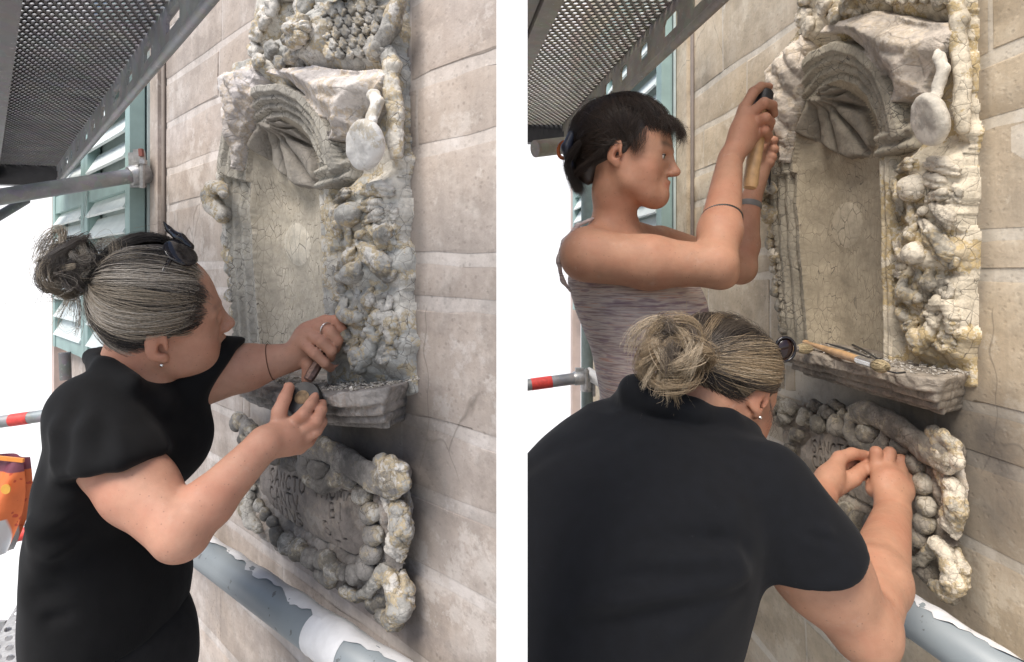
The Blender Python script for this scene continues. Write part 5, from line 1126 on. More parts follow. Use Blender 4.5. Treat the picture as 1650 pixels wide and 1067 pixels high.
# ---- the two workers in the right bay ------------------------------------------------
def ring_around(m, a, b, t, r, tube=.0014, n=32, sides=8):
    d_ = nrm(b - a); x = nrm(np.cross(d_, (0, 0, 1))); y = np.cross(d_, x); c = a + (b - a) * t; m.tube([c + (x * math.cos(q) + y * math.sin(q)) * r for q in np.linspace(0, 2 * math.pi, n + 1)], tube, sides, False); return c, x, y, d_
def worker_standing():
    root = empty('person', loc=A_(.24, 1.3, -1.51)); tag(root, 'dark short-haired woman in a striped grey tank top raising a mallet and chisel', 'person')
    base = SKIN['R']; zones = []; s = Sdf()
    H = Head(P(1004, 243, 1.17), (.91, -.36, -.12), (.10, -.05, 1), .96, (.92, 1.0, .94)).at_ear(P(992, 243, 1.10)); add_head(s, H, (-1,), .093, -.012, .80); zones += head_tones(H, base)
    neck = P(990, 385, 1.2); s.chain([H(0, -.014, -.03), H(0, -.014, -.075), neck], [.046, .041, .050], .025)
    s.chain([P(985, 372, 1.2), P(948, 398, 1.13)], [.034, .04], .03); s.chain([P(1000, 375, 1.2), P(1060, 392, 1.33)], [.034, .036], .03)
    s.add(sd_loft(rows_px([(385, 935, 1060, 1.22, .08), (430, 915, 1115, 1.22, .10), (500, 930, 1116, 1.23, .11), (560, 955, 1110, 1.24, .10), (640, 972, 1085, 1.25, .10), (760, 950, 1110, 1.25, .12)])), .03)
    sh, el, wr = P(945, 412, 1.10), P(1152, 428, 1.06), P(1176, 258, 1.22)
    s.chain([sh, sh * .5 + el * .5 + A_(0, 0, -.004), el], [.053, .049, .040], .025); s.chain([el, el * .7 + wr * .3, wr], [.038, .0405, .0265], .018); s.ell(P(1166, 448, 1.06), (.022, .02, .018), None, .02)
    I, M_, R_, Q_ = P(1200, 174, 1.25), P(1207, 186, 1.24), P(1213, 199, 1.24), P(1220, 213, 1.25)
    palm(s, wr, [I, M_, R_, Q_], .024, .0145); s.ell((wr * .4 + M_ * .3 + R_ * .3), (.022, .02, .034), None, .02)
    finger(s, [I, P(1214, 149, 1.25), P(1226, 140, 1.27), P(1239, 140, 1.29)], .0125, .0092, zones, base)
    finger(s, [M_, P(1231, 166, 1.22), P(1244, 170, 1.24), P(1247, 184, 1.26)], .0125, .0094, zones, base)
    finger(s, [R_, P(1233, 190, 1.22), P(1241, 197, 1.24), P(1239, 208, 1.26)], .0120, .0092, zones, base)
    finger(s, [Q_, P(1232, 210, 1.23), P(1238, 218, 1.25), P(1234, 226, 1.27)], .0108, .0084, zones, base)
    finger(s, [wr * .5 + I * .5 + A_(.02, .02, 0), P(1217, 200, 1.30), P(1232, 190, 1.31)], .015, .011, zones, base)
    s2, e2, w2 = P(1062, 398, 1.36), P(1192, 432, 1.42), P(1208, 328, 1.46); s.chain([s2, e2], [.052, .040], .02); s.chain([e2, e2 * .65 + w2 * .35, w2], [.038, .038, .0275], .015)
    k4 = [P(1233, 232, 1.47), P(1235, 243, 1.465), P(1235, 254, 1.46), P(1233, 264, 1.46)]; palm(s, w2, k4, .024, .0145)
    for q, (x, y) in zip(k4, ((1246, 227), (1247, 241), (1244, 254), (1240, 263))): finger(s, [q, P(x, y, 1.45), P(x - 4, y + 3, 1.50)], .0125, .0105, zones, base)
    finger(s, [w2 * .5 + k4[0] * .5, P(1226, 240, 1.44), P(1236, 226, 1.44)], .014, .010, zones, base)
    body_mesh(s, P(870, 440, 1.2) + A_(0, -.25, -.42), P(1262, 440, 1.45) + A_(.02, .12, .47), .0026, 'body', M_SKIN['R'], root, base, zones)
    # ribbed tank top: follows the trunk, open at the arm hole, with two straps
    c = Sdf(); c.add(sd_loft(rows_px([(418, 926, 1100, 1.22, .095), (450, 910, 1122, 1.22, .113), (500, 925, 1123, 1.23, .119), (560, 950, 1117, 1.24, .109), (640, 967, 1090, 1.25, .109), (760, 944, 1116, 1.25, .128)])), .02)
    c.ell(P(1100, 505, 1.2), (.05, .06, .055), None, .04)
    c.add(sd_ell(P(954, 420, 1.04), np.eye(3), (.066, .10, .066)), .006, 's'); c.cone(sh, el, .062, .045, .008, 's')
    c.chain([P(955, 352, 1.16), P(930, 364, 1.12), P(908, 388, 1.11), P(899, 420, 1.11), P(906, 452, 1.12), P(920, 470, 1.13)], [.006, .007, .007, .007, .007, .007], .008)
    c.chain([P(1036, 372, 1.25), P(1062, 386, 1.27), P(1080, 402, 1.27)], [.008, .009, .012], .01); c.chain([P(960, 357, 1.19), P(975, 368, 1.14), P(1010, 392, 1.12)], [.006, .006, .006], .006)
    cloth_mesh(c, P(880, 440, 1.2) + A_(0, -.22, -.5), P(1135, 345, 1.3) + A_(.02, .1, .02), .0045, 'tank_top', M_TANK, root, [(P(960, 640, 1.12), P(1000, 500, 1.10), .010, .003), (P(1000, 560, 1.12), P(1100, 530, 1.12), .018, .004)], .003, 8)
    t = legs(root, P(1030, 760, 1.26), 1.26, P(1030, 745, 1.26)[2], .085, (.6, -.8, 0)); cloth_mesh(t, A_(.0, 1.0, -1.5), A_(.6, 1.55, P(1030, 715, 1.26)[2]), .012, 'trousers', M_TROUSER, root, (), .003, 2)
    # short dark hair with a fringe, gathered in a clip at the nape
    rad = (.080, .100, .090); cen = (0, -.014, .044); dark, br, red = (.034, .023, .0175), (.062, .040, .029), (.09, .055, .037)
    cap = Sdf(); cap.ell(H(*cen), np.asarray(rad) * H.ax * .97, H.R, .01); pn = H.R @ nrm(A_(0, -.85, .52)); p0 = H(0, .022, .012); cap.add(lambda p: -((p - p0) @ pn), .006, 'i'); cap.chain([H(0, -.080, .01), H(-.015, -.082, -.035), H(-.02, -.070, -.060)], [.020, .014, .008], .03); V2, F2 = cap.mesh(H.o - .19, H.o + .17, .005)
    hs = Hair(21); crown = nrm(A_(.05, -.35, .95))
    def ends(a, r):
        return a
    def endf(a, r):
        u = r.random()
        if u < .36: q = r.uniform(-.8, .8); return A_(math.sin(q) * .9, math.cos(q) * .92, .16 + .10 * r.normal() * .4 - .12 * abs(q))     # fringe
        if u < .62: return A_(-.95, r.uniform(-.1, .42), r.uniform(-.25, .0))                                                         # over the ear
        return A_(r.uniform(-.7, .7), -.85, r.uniform(-.75, -.2))
    scalp_hair(hs, H, 6500, lambda r: crown + r.normal(size=3) * .38 * A_(1, .8, .4), endf, rad, cen, [(.6, dark), (.32, br), (.08, red)], lift=.010, wid=.0003, bias=.04, lockn=190, outer=.001)
    for k in range(24): q = -.35 + k * .055; a = H(-.045 * math.cos(q * 2) - .03 + .004 * k, .072 + .0012 * k, .092 - abs(k - 12) * .0012); b = H(-.074 + .0048 * k, .077 + .029 * math.sin(min(k / 18, 1) * 1.57), .053 - .012 * hs.r.random()); hs.lock([a, (a + b) / 2 + H.R @ A_(-.003, .008, .004), b + H.R @ A_(0, .004, 0)], 30, .009, (dark, br, dark)[k % 3], .00026, 1.25, frizz=.009, tipspread=.014)
    for k in range(16): a = H(-.074, .006 + .003 * k, .055); hs.lock([a, H(-.0795, .016 + .0022 * k, .024), H(-.0765, .024 + .0012 * k, .004 - .012 * hs.r.random() + .0010 * abs(k - 7))], 8, .006, (dark, br)[k % 2], .00026, 1, frizz=.005, tipspread=.004)
    for k in range(70): q = hs.r.random(); e = H(-.078 + .028 * q, -.022 - .062 * q, .012 - .052 * q); hs.lock([e + H.R @ A_(-.001, .018, .020), e + H.R @ A_(-.003, .002, .002), e + H.R @ A_(.004, -.016, -.014 - .008 * hs.r.random())], 16, .007, (dark, br, dark)[k % 3], .0003, 1, frizz=.004, tipspread=.005)
    for k in range(16): a = H(-.07 + .006 * k, -.085, .02); hs.lock([a, H(-.06 + .005 * k, -.112, -.028), H(-.05 + .004 * k, -.088, -.078 - .006 * (k % 3))], 90, .013, (dark, dark, br)[k % 3], .0003, 1, frizz=.005, tipspread=.006)
    scalp_hair(hs, H, 2600, lambda r: A_(-r.uniform(.3, 1), r.uniform(-.5, .25), r.uniform(-.35, .7)), lambda a, r: A_(-.25 + .2 * r.normal(), -.95, -.30 + .2 * r.normal()), rad, cen, [(.7, dark), (.3, br)], lift=.008, wid=.0004, lockn=50)
    for k in range(10): a = H(-.03 + .006 * k, -.03 - .006 * k, .135); hs.lock([a, H(-.03 + .004 * k, -.10, .118), H(-.02, -.118, .05)], 2, .004, br, .0002, 1, frizz=.004)
    V, F, K = hs.mesh(); o = mesh_obj('hair', np.concatenate([V, V2]), np.concatenate([F, F2 + len(V)]), M_HAIR, None, True, None, np.concatenate([K, np.tile(A_(*dark), (len(V2), 1))])); child_world(o, root)
    # eyes
    for sx in (-1, 1):
        c0 = H(sx * .031, .0765, .0030); V, F = Sdf().ell(c0, (.0118 * H.sc,) * 3).mesh(c0 - .016, c0 + .016, .0011); ax_ = nrm(H.R @ A_(.0, 1, -.10)); ang = (V - c0) @ ax_ / .0122
        col = np.where((ang > .955)[:, None], A_(.01, .008, .007), np.where((ang > .80)[:, None], A_(.10, .12, .09), A_(.50, .45, .42))); child_world(mesh_obj('eye', V, F, simple_tone, None, True, None, col), root)
        lid = Sdf(); lid.ell(c0, (.0132 * H.sc,) * 3); q0, qn = H(sx * .031, .0765, .0066), H.R @ nrm(A_(0, -.22, 1)); lid.add(lambda p: -((p - q0) @ qn), .001, 'i'); V, F = lid.mesh(c0 - .018, c0 + .018, .0011); child_world(mesh_obj('eyelid', V, F, M_SKIN['R'], None, True, None, np.tile(A_(*base) * A_(.80, .68, .64), (len(V), 1))), root)
        lo = Sdf(); lo.ell(c0, (.0130 * H.sc,) * 3); q1, qm = H(sx * .031, .0765, -.0032), H.R @ nrm(A_(0, -.1, -1)); lo.add(lambda p: -((p - q1) @ qm), .001, 'i'); V, F = lo.mesh(c0 - .018, c0 + .018, .0011); child_world(mesh_obj('eyelid', V, F, M_SKIN['R'], None, True, None, np.tile(A_(*base) * A_(.86, .72, .68), (len(V), 1))), root)
        m = MB(); m.tube([H(sx * (.031 + .0125 * math.sin(q)), .0765 + .0132 * math.cos(q) * .98, .0068 - .003 * abs(math.sin(q))) for q in np.linspace(-1.25, 1.25, 9)], .0007, 6); child_world(m.build('lash_line', M_LENS, None, True), root)
    # hair clip, bracelets
    cl = empty('hair_clip', loc=H(-.01, -.12, .01)); tag(cl, 'tortoiseshell claw clip holding the dark short hair at the back of the head', 'hair clip'); t_ = NT('tortoiseshell'); n_ = t_.noise(70, 2); mt = t_.out(t_.ramp(n_, [(.42, (.02, .008, .006)), (.56, (.42, .10, .02))]), .15)
    m = MB(); m.tube([H(-.035, -.128 + .014 * math.cos(q), .006 + .019 * math.sin(q)) for q in np.linspace(0, 2 * math.pi, 20)], .0042, 8, False); child_world(m.build('claw_loop', mt, None, True), cl)
    sg = Sdf(); sg.chain([H(-.045, -.112, .040), H(-.055, -.118, .008), H(-.045, -.108, -.030)], [.009, .011, .008], .006); V, F = sg.mesh(H.o - .2, H.o + .1, .004); child_world(mesh_obj('claw_body', V, F, simple('navy_clip_plastic', (.02, .022, .035), .4)), cl)
    a_, b_ = el * .62 + wr * .38, el * .58 + wr * .42; m = MB(); d_ = nrm(wr - el); x = nrm(np.cross(d_, (0, 0, 1))); y = np.cross(d_, x); cc = el + (wr - el) * .41
    for ph in (0, 2.1, 4.2): m.tube([cc + (x * math.cos(q) + y * math.sin(q)) * (.0385 + .0011 * math.cos(q * 17 + ph)) + d_ * (.0016 * math.sin(q * 17 + ph) + .005 * math.cos(q)) for q in np.linspace(0, 2 * math.pi, 160)], .0013, 5, False)
    child_world(m.build('twisted_bracelet', simple('dark_silver', (.10, .095, .09), .35, .7), None, True), root)
    m = MB(); d_ = nrm(w2 - e2); x = nrm(np.cross(d_, (0, 0, 1))); y = np.cross(d_, x); cc = w2 + (e2 - w2) * .04
    m.grid(lambda u, v: cc + (x * math.cos(u * 6.2832) + y * math.sin(u * 6.2832)) * (.0295 + .001 * math.sin(v * 3.14)) + d_ * (v - .5) * .016, 30, 4); child_world(m.build('wrist_band', simple('grey_band', (.16, .15, .14), .6), None, True), root)
    ml = empty('mallet', loc=P(1215, 230, 1.27)); tag(ml, 'wooden handled mallet with a black head gripped by the short-haired woman', 'mallet'); a, b, e = P(1208, 305, 1.25), P(1226, 180, 1.27), P(1233, 146, 1.275); d_ = b - a; L = np.linalg.norm(d_)
    m = MB(); m.lathe(a, d_, [(0, .002), (.003, .0135), (.012, .0165), (.05, .0155), (.09, .0165), (L, .016)], 20); child_world(autosmooth(m.build('wooden_handle', M_WOODH)), ml); m = MB(); m.lathe(b - nrm(d_) * .0, e - b, [(0, .016), (.004, .0195), (.044, .0195), (.05, .0155), (.0515, .001)], 20); child_world(autosmooth(m.build('black_head', M_IRON)), ml)
    ch = empty('chisel', loc=P(1238, 270, 1.48)); tag(ch, 'thin dark chisel held against the left rim of the niche by the short-haired woman', 'chisel'); m = MB(); m.lathe(P(1238, 250, 1.475), P(1240, 298, 1.49) - P(1238, 250, 1.475), [(0, .001), (.001, .0075), (.02, .0078), (.032, .005), (.07, .0032), (.079, .001)], 10); child_world(autosmooth(m.build('shaft', M_IRON)), ch)
t_ = NT('eye_surface'); simple_tone = t_.out(t_.attr('tone'), .12)
worker_standing()

def worker_stooping():
    root = empty('person', loc=A_(.2, .8, -1.51)); tag(root, 'stooping blonde-streaked woman in a navy black T-shirt touching the cartouche', 'person')
    base = SKIN['R']; zones = []; s = Sdf()
    H = Head(P(1186, 640, .87), (.78, .50, -.46), (.42, .26, .87), .98, (1.0, .95, .90)).at_ear(P(1226, 642, .83)); add_head(s, H, (-1, 1)); zones += head_tones(H, base)
    neck = P(1115, 705, .87); s.chain([H(0, -.03, -.02), H(0, -.045, -.06), neck], [.052, .052, .05], .03)
    s.ell(P(1080, 830, .86), (.13, .09, .12), None, .05)
    sh, el, wr = P(1246, 830, .73), P(1392, 1012, .715), P(1438, 828, 1.0)
    s.chain([sh, sh * .5 + el * .5 + A_(.004, 0, .0), el], [.062, .054, .040], .025); s.chain([el, el * .66 + wr * .34, wr], [.038, .0425, .0285], .018); s.ell(P(1398, 1034, .715), (.024, .03, .018), None, .02)
    I, M_, R_, Q_ = P(1411, 752, 1.07), P(1430, 750, 1.065), P(1450, 756, 1.065), P(1466, 768, 1.07)
    palm(s, wr, [I, M_, R_, Q_], .026, .0125); s.ell(wr * .5 + M_ * .25 + R_ * .25 + A_(0, .006, 0), (.028, .010, .034), None, .018); s.cone(wr * .4 + I * .6, wr * .4 + Q_ * .6, .0125, .0125, .015)
    for m0, x, y, x2, y2 in ((I, 1412, 728, 1408, 738), (M_, 1434, 729, 1428, 738), (R_, 1452, 741, 1444, 748), (Q_, 1466, 752, 1458, 760)): finger(s, [m0, P(x, y, 1.075), P((x + x2) / 2, (y + y2) / 2 - 1, 1.098), P(x2, y2, 1.118)], (.0112 if m0 is not Q_ else .0100), .0082, zones, base)
    finger(s, [wr * .6 + I * .4 + A_(-.008, .02, 0), P(1407, 776, 1.08), P(1404, 752, 1.095)], .0145, .0100, zones, base)
    w2 = P(1322, 800, 1.03); e2 = P(1240, 850, .92); s.chain([P(1150, 800, .95), e2, w2], [.05, .042, .027], .02)
    I, M_, R_ = P(1353, 738, 1.08), P(1350, 752, 1.09), P(1352, 766, 1.10); palm(s, w2, [I, M_, R_], .025, .0135); s.ell(w2 * .5 + M_ * .5, (.026, .02, .026), None, .02)
    finger(s, [I, P(1374, 731, 1.09), P(1392, 734, 1.10), P(1403, 737, 1.105)], .0125, .0085, zones, base); finger(s, [M_, P(1372, 744, 1.11), P(1390, 746, 1.115), P(1402, 742, 1.115)], .0120, .0085, zones, base); finger(s, [R_, P(1370, 758, 1.125), P(1386, 762, 1.125)], .0115, .0085, zones, base)
    finger(s, [w2 * .6 + R_ * .4 + A_(.008, -.006, 0), P(1374, 771, 1.065), P(1390, 757, 1.08), P(1403, 748, 1.095)], .0165, .0100, zones, base, nail=A_(-.3, -.8, .3))
    body_mesh(s, P(1000, 700, .75) + A_(-.02, -.2, -.5), P(1485, 500, 1.08) + A_(.02, .12, .04), .0031, 'body', M_SKIN['R'], root, base, zones)
    c = Sdf(); c.add(sd_loft(rows_px([(650, 950, 1150, .87, .05), (672, 915, 1195, .85, .10), (700, 884, 1232, .83, .14), (740, 846, 1248, .81, .17), (800, 800, 1246, .80, .19), (870, 780, 1222, .79, .19), (940, 775, 1196, .78, .19), (1000, 770, 1172, .77, .19), (1070, 770, 1150, .76, .18), (1200, 775, 1130, .76, .16), (1300, 790, 1110, .76, .14)])), .03)
    a, b = P(1222, 800, .74), P(1322, 940, .70); f0 = sd_cone(a, b, .074, .074); ce = P(1268, 902, .70); nn = nrm(A_(.30, .25, -.92)); c.add(lambda p: smax(f0(p), (p - ce) @ nn), .02)
    f2 = sd_cone(P(1180, 780, .95), P(1262, 830, .95), .062, .055); ce2 = P(1268, 825, .95); c.add(lambda p: np.maximum(f2(p), (p - ce2) @ nrm(A_(.9, .1, -.4))), .02)
    c.chain([P(1000, 645, .88), P(1022, 630, .83), P(1060, 642, .80), P(1115, 664, .79), P(1175, 680, .81), P(1215, 694, .85)], [.016, .022, .020, .015, .013, .012], .02)
    c.cone(H(0, -.04, -.05), P(1110, 680, .86), .048, .046, .008, 's')
    c.add(lambda p: -(p[:, 0] + .007), .002, 'i')
    fo = [(P(1225, 700, .66), P(1165, 870, .62), .010, -.004), (P(980, 690, .66), P(1120, 690, .66), .012, .005), (P(1020, 650, .72), P(980, 700, .68), .014, .006), (P(1075, 660, .72), P(1030, 705, .68), .010, -.005), (P(1180, 900, .62), P(1000, 960, .6), .018, .006), (P(1190, 930, .62), P(1050, 1050, .6), .02, .006), (P(860, 800, .62), P(900, 1000, .6), .03, .005), (P(1120, 720, .66), P(1230, 745, .66), .012, .004), (P(1200, 880, .63), P(1120, 860, .61), .012, -.005)]
    fo += [(P(1190, 860 + 16 * k, .62), P(1000 - 30 * k, 820 + 44 * k, .6), .012, .0045 * (-1) ** k) for k in range(6)] + [(P(1180 + 18 * k, 720, .66), P(1215 + 22 * k, 880, .62), .011, .004 * (-1) ** k) for k in range(5)] + [(P(900 + 40 * k, 700 - 10 * k, .68), P(880 + 60 * k, 800, .62), .016, .004 * (-1) ** k) for k in range(6)] + [(P(1240, 840, .63), P(1330, 860 + 12 * k, .66), .009, .004 * (-1) ** k) for k in range(3)]
    cloth_mesh(c, P(790, 640, .75) + A_(-.02, -.22, -.72), P(1350, 600, .95) + A_(.03, .12, .02),   .0044, 'tshirt', M_BLACK['R'], root, fo, .005, 6)
    t = legs(root, (.12, .77, 0), .77, -.62, .075, (1, 0, 0)); t.add(lambda p: -(p[:, 0] + .03), .01, 'i'); cloth_mesh(t, A_(-.04, .6, -1.5), A_(.4, 1.0, -.46), .012, 'trousers', M_TROUSER, root, (), .003, 4)
    rad = (.080, .100, .088); cen = (0, -.012, .042); dark, mid, blond, pale = (.040, .032, .028), (.125, .098, .075), (.36, .265, .165), (.54, .43, .30)
    cap = Sdf(); cap.ell(H(*cen), np.asarray(rad) * H.ax * .985, H.R, .01); pn = H.R @ nrm(A_(0, -.73, .68)); p0 = H(0, .026, .004); cap.add(lambda p: -((p - p0) @ pn), .006, 'i'); V2, F2 = cap.mesh(H.o - .16, H.o + .17, .005)
    hs = Hair(31); bun = P(1088, 568, .80); bun = P(1086, 574, .80); bl = nrm(H.loc(P(1118, 580, .81)) - cen)
    def st(r):
        u = r.random()
        if u < .5: a = r.uniform(-.3, 1.0); return A_((-1 if r.random() < .75 else 1) * math.cos(a) * .80, math.sin(a) * .55 + .36, math.sin(a) * .78 + .16)
        if u < .75: return A_(r.uniform(-1, .8), r.uniform(-.4, .8), r.uniform(-.4, 1))
        return A_(r.uniform(-.9, .8), r.uniform(-.9, .1), r.uniform(-.95, -.1))
    scalp_hair(hs, H, 9500, st, bl, rad, cen, [(.44, dark), (.36, mid), (.20, blond)], lift=.008, wid=.00025, bias=-.06, lockn=200)
    st2 = lambda r: (lambda a: A_(-math.cos(a) * .8, math.sin(a) * .5 + .42, math.sin(a) * .74 + .10))(r.uniform(-.1, .95))
    scalp_hair(hs, H, 1500, st2, bl, rad, cen, [(.55, blond), (.30, pale), (.15, mid)], lift=.010, wid=.00025, bias=-.10, lockn=40, outer=.002)
    for k in range(40):
        r = hs.r; n_ = nrm(r.normal(size=3)); x = nrm(np.cross(n_, A_(.3, .8, .2))); y = np.cross(n_, x); rr = r.uniform(.016, .044); a0 = r.uniform(0, 6.28); sp = r.uniform(2.4, 4.4); o_ = bun + r.normal(size=3) * .010
        hs.lock([o_ + (x * math.cos(a0 + sp * q / 5) * rr + y * math.sin(a0 + sp * q / 5) * rr) for q in range(6)], 60, .0085, (blond, pale, mid, blond, pale)[k % 5], .00030, .6, frizz=.005, tipspread=.012)
    for k, (x, y) in enumerate(((1042, 610), (1030, 590), (1075, 640), (1088, 645), (1062, 625), (1050, 600), (1098, 620))):
        hs.lock([bun + A_(.004, 0, .016), P((x + 1085) / 2 - 6, (y + 566) / 2 - 4, .775), P(x, y, .775), P(x + (6 if k % 2 else -4), y + 14, .78)], 46, .007, (pale, blond)[k % 2], .00030, 1, frizz=.004, tipspread=.003)
    for k in range(60): r = hs.r; a = bun + r.normal(size=3) * .022; hs.lock([a, a + r.normal(size=3) * .025 + A_(-.006, 0, .012), a + r.normal(size=3) * .04 + A_(-.012, 0, .004)], 1, .003, (blond, pale, mid)[k % 3], .00016, 1, frizz=.008)
    for k in range(0): r = hs.r; e = H(r.uniform(-.07, .03), -.085 + r.uniform(-.01, .02), -.03 - r.uniform(0, .035)); hs.lock([e, e + H.R @ A_(-.008, -.004, -.010) + r.normal(size=3) * .008, e + r.normal(size=3) * .014 + A_(.004, -.004, -.014)], 2, .004, (dark, mid, blond)[k % 3], .0002, 1, frizz=.006)
    for k in range(14): e = H(-.074, .022 + .002 * k, .010 - .002 * k); hs.lock([e, e + H.R @ A_(-.003, .006, -.016), e + H.R @ A_(.0, .012 - .003 * (k % 3), -.034)], 2, .004, mid, .0002, 1, frizz=.006)
    V, F, K = hs.mesh(); bc = Sdf(); bc.ell(bun, (.018, .018, .02)); V3, F3 = bc.mesh(bun - .05, bun + .05, .006)
    o = mesh_obj('hair', np.concatenate([V, V2, V3]), np.concatenate([F, F2 + len(V), F3 + len(V) + len(V2)]), M_HAIR, None, True, None, np.concatenate([K, np.tile(A_(*mid) * .6, (len(V2), 1)), np.tile(A_(*mid), (len(V3), 1))])); child_world(o, root)
    m = MB(); m.lathe(H(-.082, -.006, -.030), H.R @ A_(-1, 0, 0), [(0, .001), (.001, .0026), (.003, .003), (.005, .001)], 10); child_world(m.build('ear_stud', M_GOLD, None, True), root)
    g = empty('sunglasses', loc=P(1265, 560, .95)); tag(g, 'dark red-brown sunglasses resting on the hair of the stooping worker', 'sunglasses'); gl = simple('dark_red_lens', (.014, .004, .004), .12)
    for dx in (0,):
        sg = Sdf(); cg = H.hit(1262, 562, cen, rad, .012); sg.ell(cg, (.015, .009, .019), np.array(Matrix.Rotation(.35, 3, 'Y')), .004); V, F = sg.mesh(cg - .04, cg + .04, .0025); child_world(mesh_obj('lens', V, F, gl), g); m = MB(); m.tube([cg + A_(math.cos(q) * .015 + math.sin(q) * .005, -.006, math.sin(q) * .018 - math.cos(q) * .005) for q in np.linspace(0, 6.2832, 24)], .0022, 8, False); child_world(m.build('lens_rim', M_LENS, None, True), g)
    m = MB(); m.tube(spline([H.hit(x, y, cen, rad, .006) for x, y in ((1256, 556), (1240, 578), (1222, 600), (1210, 618))], 12), .0026, 8); child_world(m.build('temple_arm', M_LENS, None, True), g)
worker_stooping()


# ------------------------------------------------------------------ small things lying on the ledges
def ledge_pt(w, px, py, lift=.0):
    """a point on top of the ledge seen at a photo pixel"""
    f = (lambda p: spread(np.array([p]))[0]) if w == 'L' else (lambda p: np.asarray(p))
    zt = f((-.25, tv + .002, .06))[1] + lift; d = FPX * zt / (HY - py); return P(px, py, d)
def flakes(w, n, seed, lab):
    r = np.random.default_rng(seed); V = []; F = []
    for _ in range(n):
        a, m_ = r.uniform(-.42, .035), r.uniform(.0, .112) ; 
        if r.random() < .55: a = r.uniform(-.14, .035)
        if a > .02 + .42 * m_: continue
        p = np.array([[a, tv + .002, m_]]); p = spread(p)[0] if w == 'L' else p[0]
        sz = abs(r.normal(0, .0022)) + .0012; k = 5; b = len(V); rot = np.array(Matrix.Rotation(r.uniform(0, 6.3), 3, 'Y') @ Matrix.Rotation(r.normal(0, .35), 3, 'X')); hgt = sz * r.uniform(.2, .6); an = np.sort(r.uniform(0, 6.283, k)); rr = r.uniform(.6, 1.2, k)
        for z in (0, hgt): V += [p + rot @ A_(math.cos(t) * sz * q, z, math.sin(t) * sz * q) + A_(0, .0008, 0) for t, q in zip(an, rr)]
        F += [(b + 5, b + 6, b + 7, b + 8), (b + 5, b + 8, b + 9, b + 5)][:1] + [(b + i, b + (i + 1) % 5, b + 5 + (i + 1) % 5, b + 5 + i) for i in range(5)] + [(b + 5, b + 8, b + 9, b + 9)][:0]
    t = NT('paint_flakes_' + w); c = t.ramp(t.noise(160, 2), [(.35, (.10, .085, .07)), (.5, (.40, .36, .30)), (.65, (.68, .64, .58))]); o = mesh_obj('paint_flakes', V, F, t.out(c, .9), None, False, wall_mat(w)); tag(o, lab, 'debris', kind='stuff')
flakes('L', 520, 3, 'scraped paint flakes and grit scattered over the ledge of the lone worker')
flakes('R', 240, 4, 'scraped paint flakes and grit scattered over the ledge beside the brushes')
M_BRISTLE = simple('pale_bristle', (.50, .40, .24), .8, 0, .35, 300, .4)
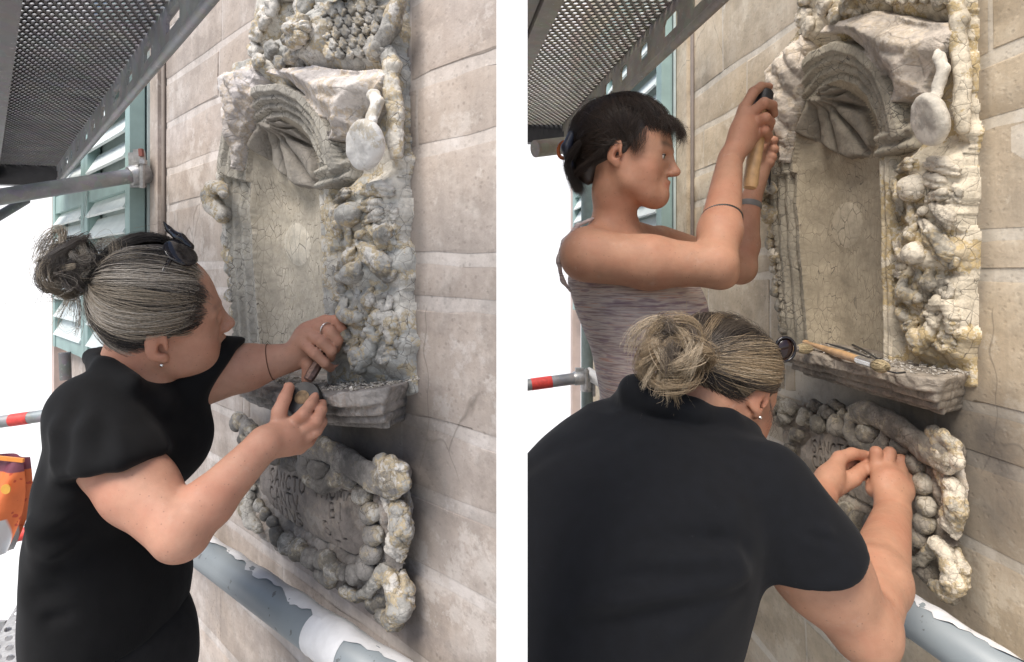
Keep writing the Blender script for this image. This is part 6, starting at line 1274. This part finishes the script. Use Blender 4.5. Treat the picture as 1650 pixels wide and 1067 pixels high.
def brush(a, b, c, e, rh, lab, name='paint_brush', seed=1):
    """handle a-b, ferrule b-c, bristles c-e"""
    rt = empty(name, loc=a); tag(rt, lab, 'brush'); L = np.linalg.norm(b - a); d = nrm(b - a); m = MB(); m.lathe(a, d, [(0, .0015), (.002, rh * .62), (L * .06, rh * .7), (L * .1, rh * .45), (L * .3, rh * .62), (L * .75, rh), (L * .97, rh * .92), (L, rh * .85)], 18); child_world(autosmooth(m.build('handle', M_WOODH)), rt)
    m = MB(); L2 = np.linalg.norm(c - b); m.lathe(b, c - b, [(0, rh * .9), (L2 * .12, rh * .98), (L2 * .18, rh * .9), (L2, rh * .84)], 18); child_world(autosmooth(m.build('ferrule', simple('bright_ferrule', (.62, .60, .57), .25, .85, .15, 40))), rt)
    r = np.random.default_rng(seed); n = 420; d = nrm(e - c); L3 = np.linalg.norm(e - c); x = nrm(np.cross(d, (0, 0, 1))); y = np.cross(d, x); tt = np.linspace(0, 1, 6)[None, :, None]; q = r.normal(size=(n, 2)); q /= np.linalg.norm(q, axis=1)[:, None]; q *= (r.random((n, 1)) ** .5); off = (q[:, :1] * x + q[:, 1:] * y)[:, None, :]
    cv = c + d * L3 * tt * r.uniform(.75, 1.05, (n, 1, 1)) * (1 - .25 * (q ** 2).sum(1)[:, None, None]) + off * rh * (.8 + .75 * np.sin(tt * 2.3) - .25 * tt); V, F, K = tubes(cv, np.full((n, 6), .00045), np.tile(A_(.50, .42, .26), (n, 1)) * r.uniform(.6, 1.2, (n, 1))); core = Sdf(); core.ell(c + d * L3 * .45, (rh * 1.1,) * 2 + (L3 * .5,), np.c_[x, y, d]); V2, F2 = core.mesh(c - .03, c + .04 + np.abs(d) * .02, .002)
    child_world(mesh_obj('bristles', np.concatenate([V, V2]), np.concatenate([F, F2 + len(V)]), M_BRISTLE, None, True), rt)
lp = lambda x, y, l=.008: ledge_pt('R', x, y, l)
brush(lp(1296, 551), lp(1383, 580), lp(1408, 588), lp(1432, 593), .0088, 'wooden brush with a metal ferrule lying along the ledge, bristles to the right')
brush(lp(1230, 566), lp(1276, 562), lp(1285, 562), lp(1310, 562), .0085, 'second brush with pale round bristles beside the sunglasses', seed=2)
def tool(pts, r, lab, name='dental_probe'):
    rt = empty(name, loc=pts[0]); tag(rt, lab, 'tool'); m = MB(); n = len(pts); m.tube(spline(pts, 14), np.interp(np.linspace(0, 1, 14), np.linspace(0, 1, len(r)), r), 8); child_world(m.build('shaft', M_IRON, None, True), rt)
tool([lp(1330, 553, .004), lp(1365, 563, .004), lp(1402, 577, .004)], [.0012, .0028, .0028, .001], 'long thin dark steel spatula lying behind the wooden brush', 'spatula')
tool([lp(1374, 556, .004), lp(1395, 566, .004), lp(1412, 577, .005), lp(1421, 578, .004)], [.003, .0022, .0018, .0012], 'short dark hooked scraper behind the ferrule of the brush', 'scraper')
tool([lp(1430, 598, .003), lp(1445, 601, .003), lp(1458, 600, .003)], [.0012, .0016, .002], 'slim steel probe lying in front of the bristles', 'probe')

# repeats share a group
GROUPS = {'stucco_niche': 'stucco niches on the two walls', 'stone_ledge': 'stone ledges under the niches', 'inscribed_cartouche': 'inscribed cartouches under the ledges', 'window_shutter': 'louvred window shutters', 'scaffold_deck': 'overhead scaffold decks', 'scaffold_tube': 'scaffold tubes', 'wrapped_pipe': 'wrapped pipes along the walls',
          'paint_brush': 'brushes on the ledge', 'sunglasses': 'sunglasses worn on hair', 'mallet': 'mallets in the hands of the workers', 'chisel': 'chisels in the hands of the workers', 'scaffold_sheeting': 'white scaffold sheeting', 'corner_post': 'corner posts of the walls', 'groove_tube': 'dark tubes in place of shadow grooves on the walls', 'person': 'people working on the relief'}
for o in SC.objects:
    if o.parent is None and 'category' in o and o.name.split('.')[0] in GROUPS: o['group'] = GROUPS[o.name.split('.')[0]]
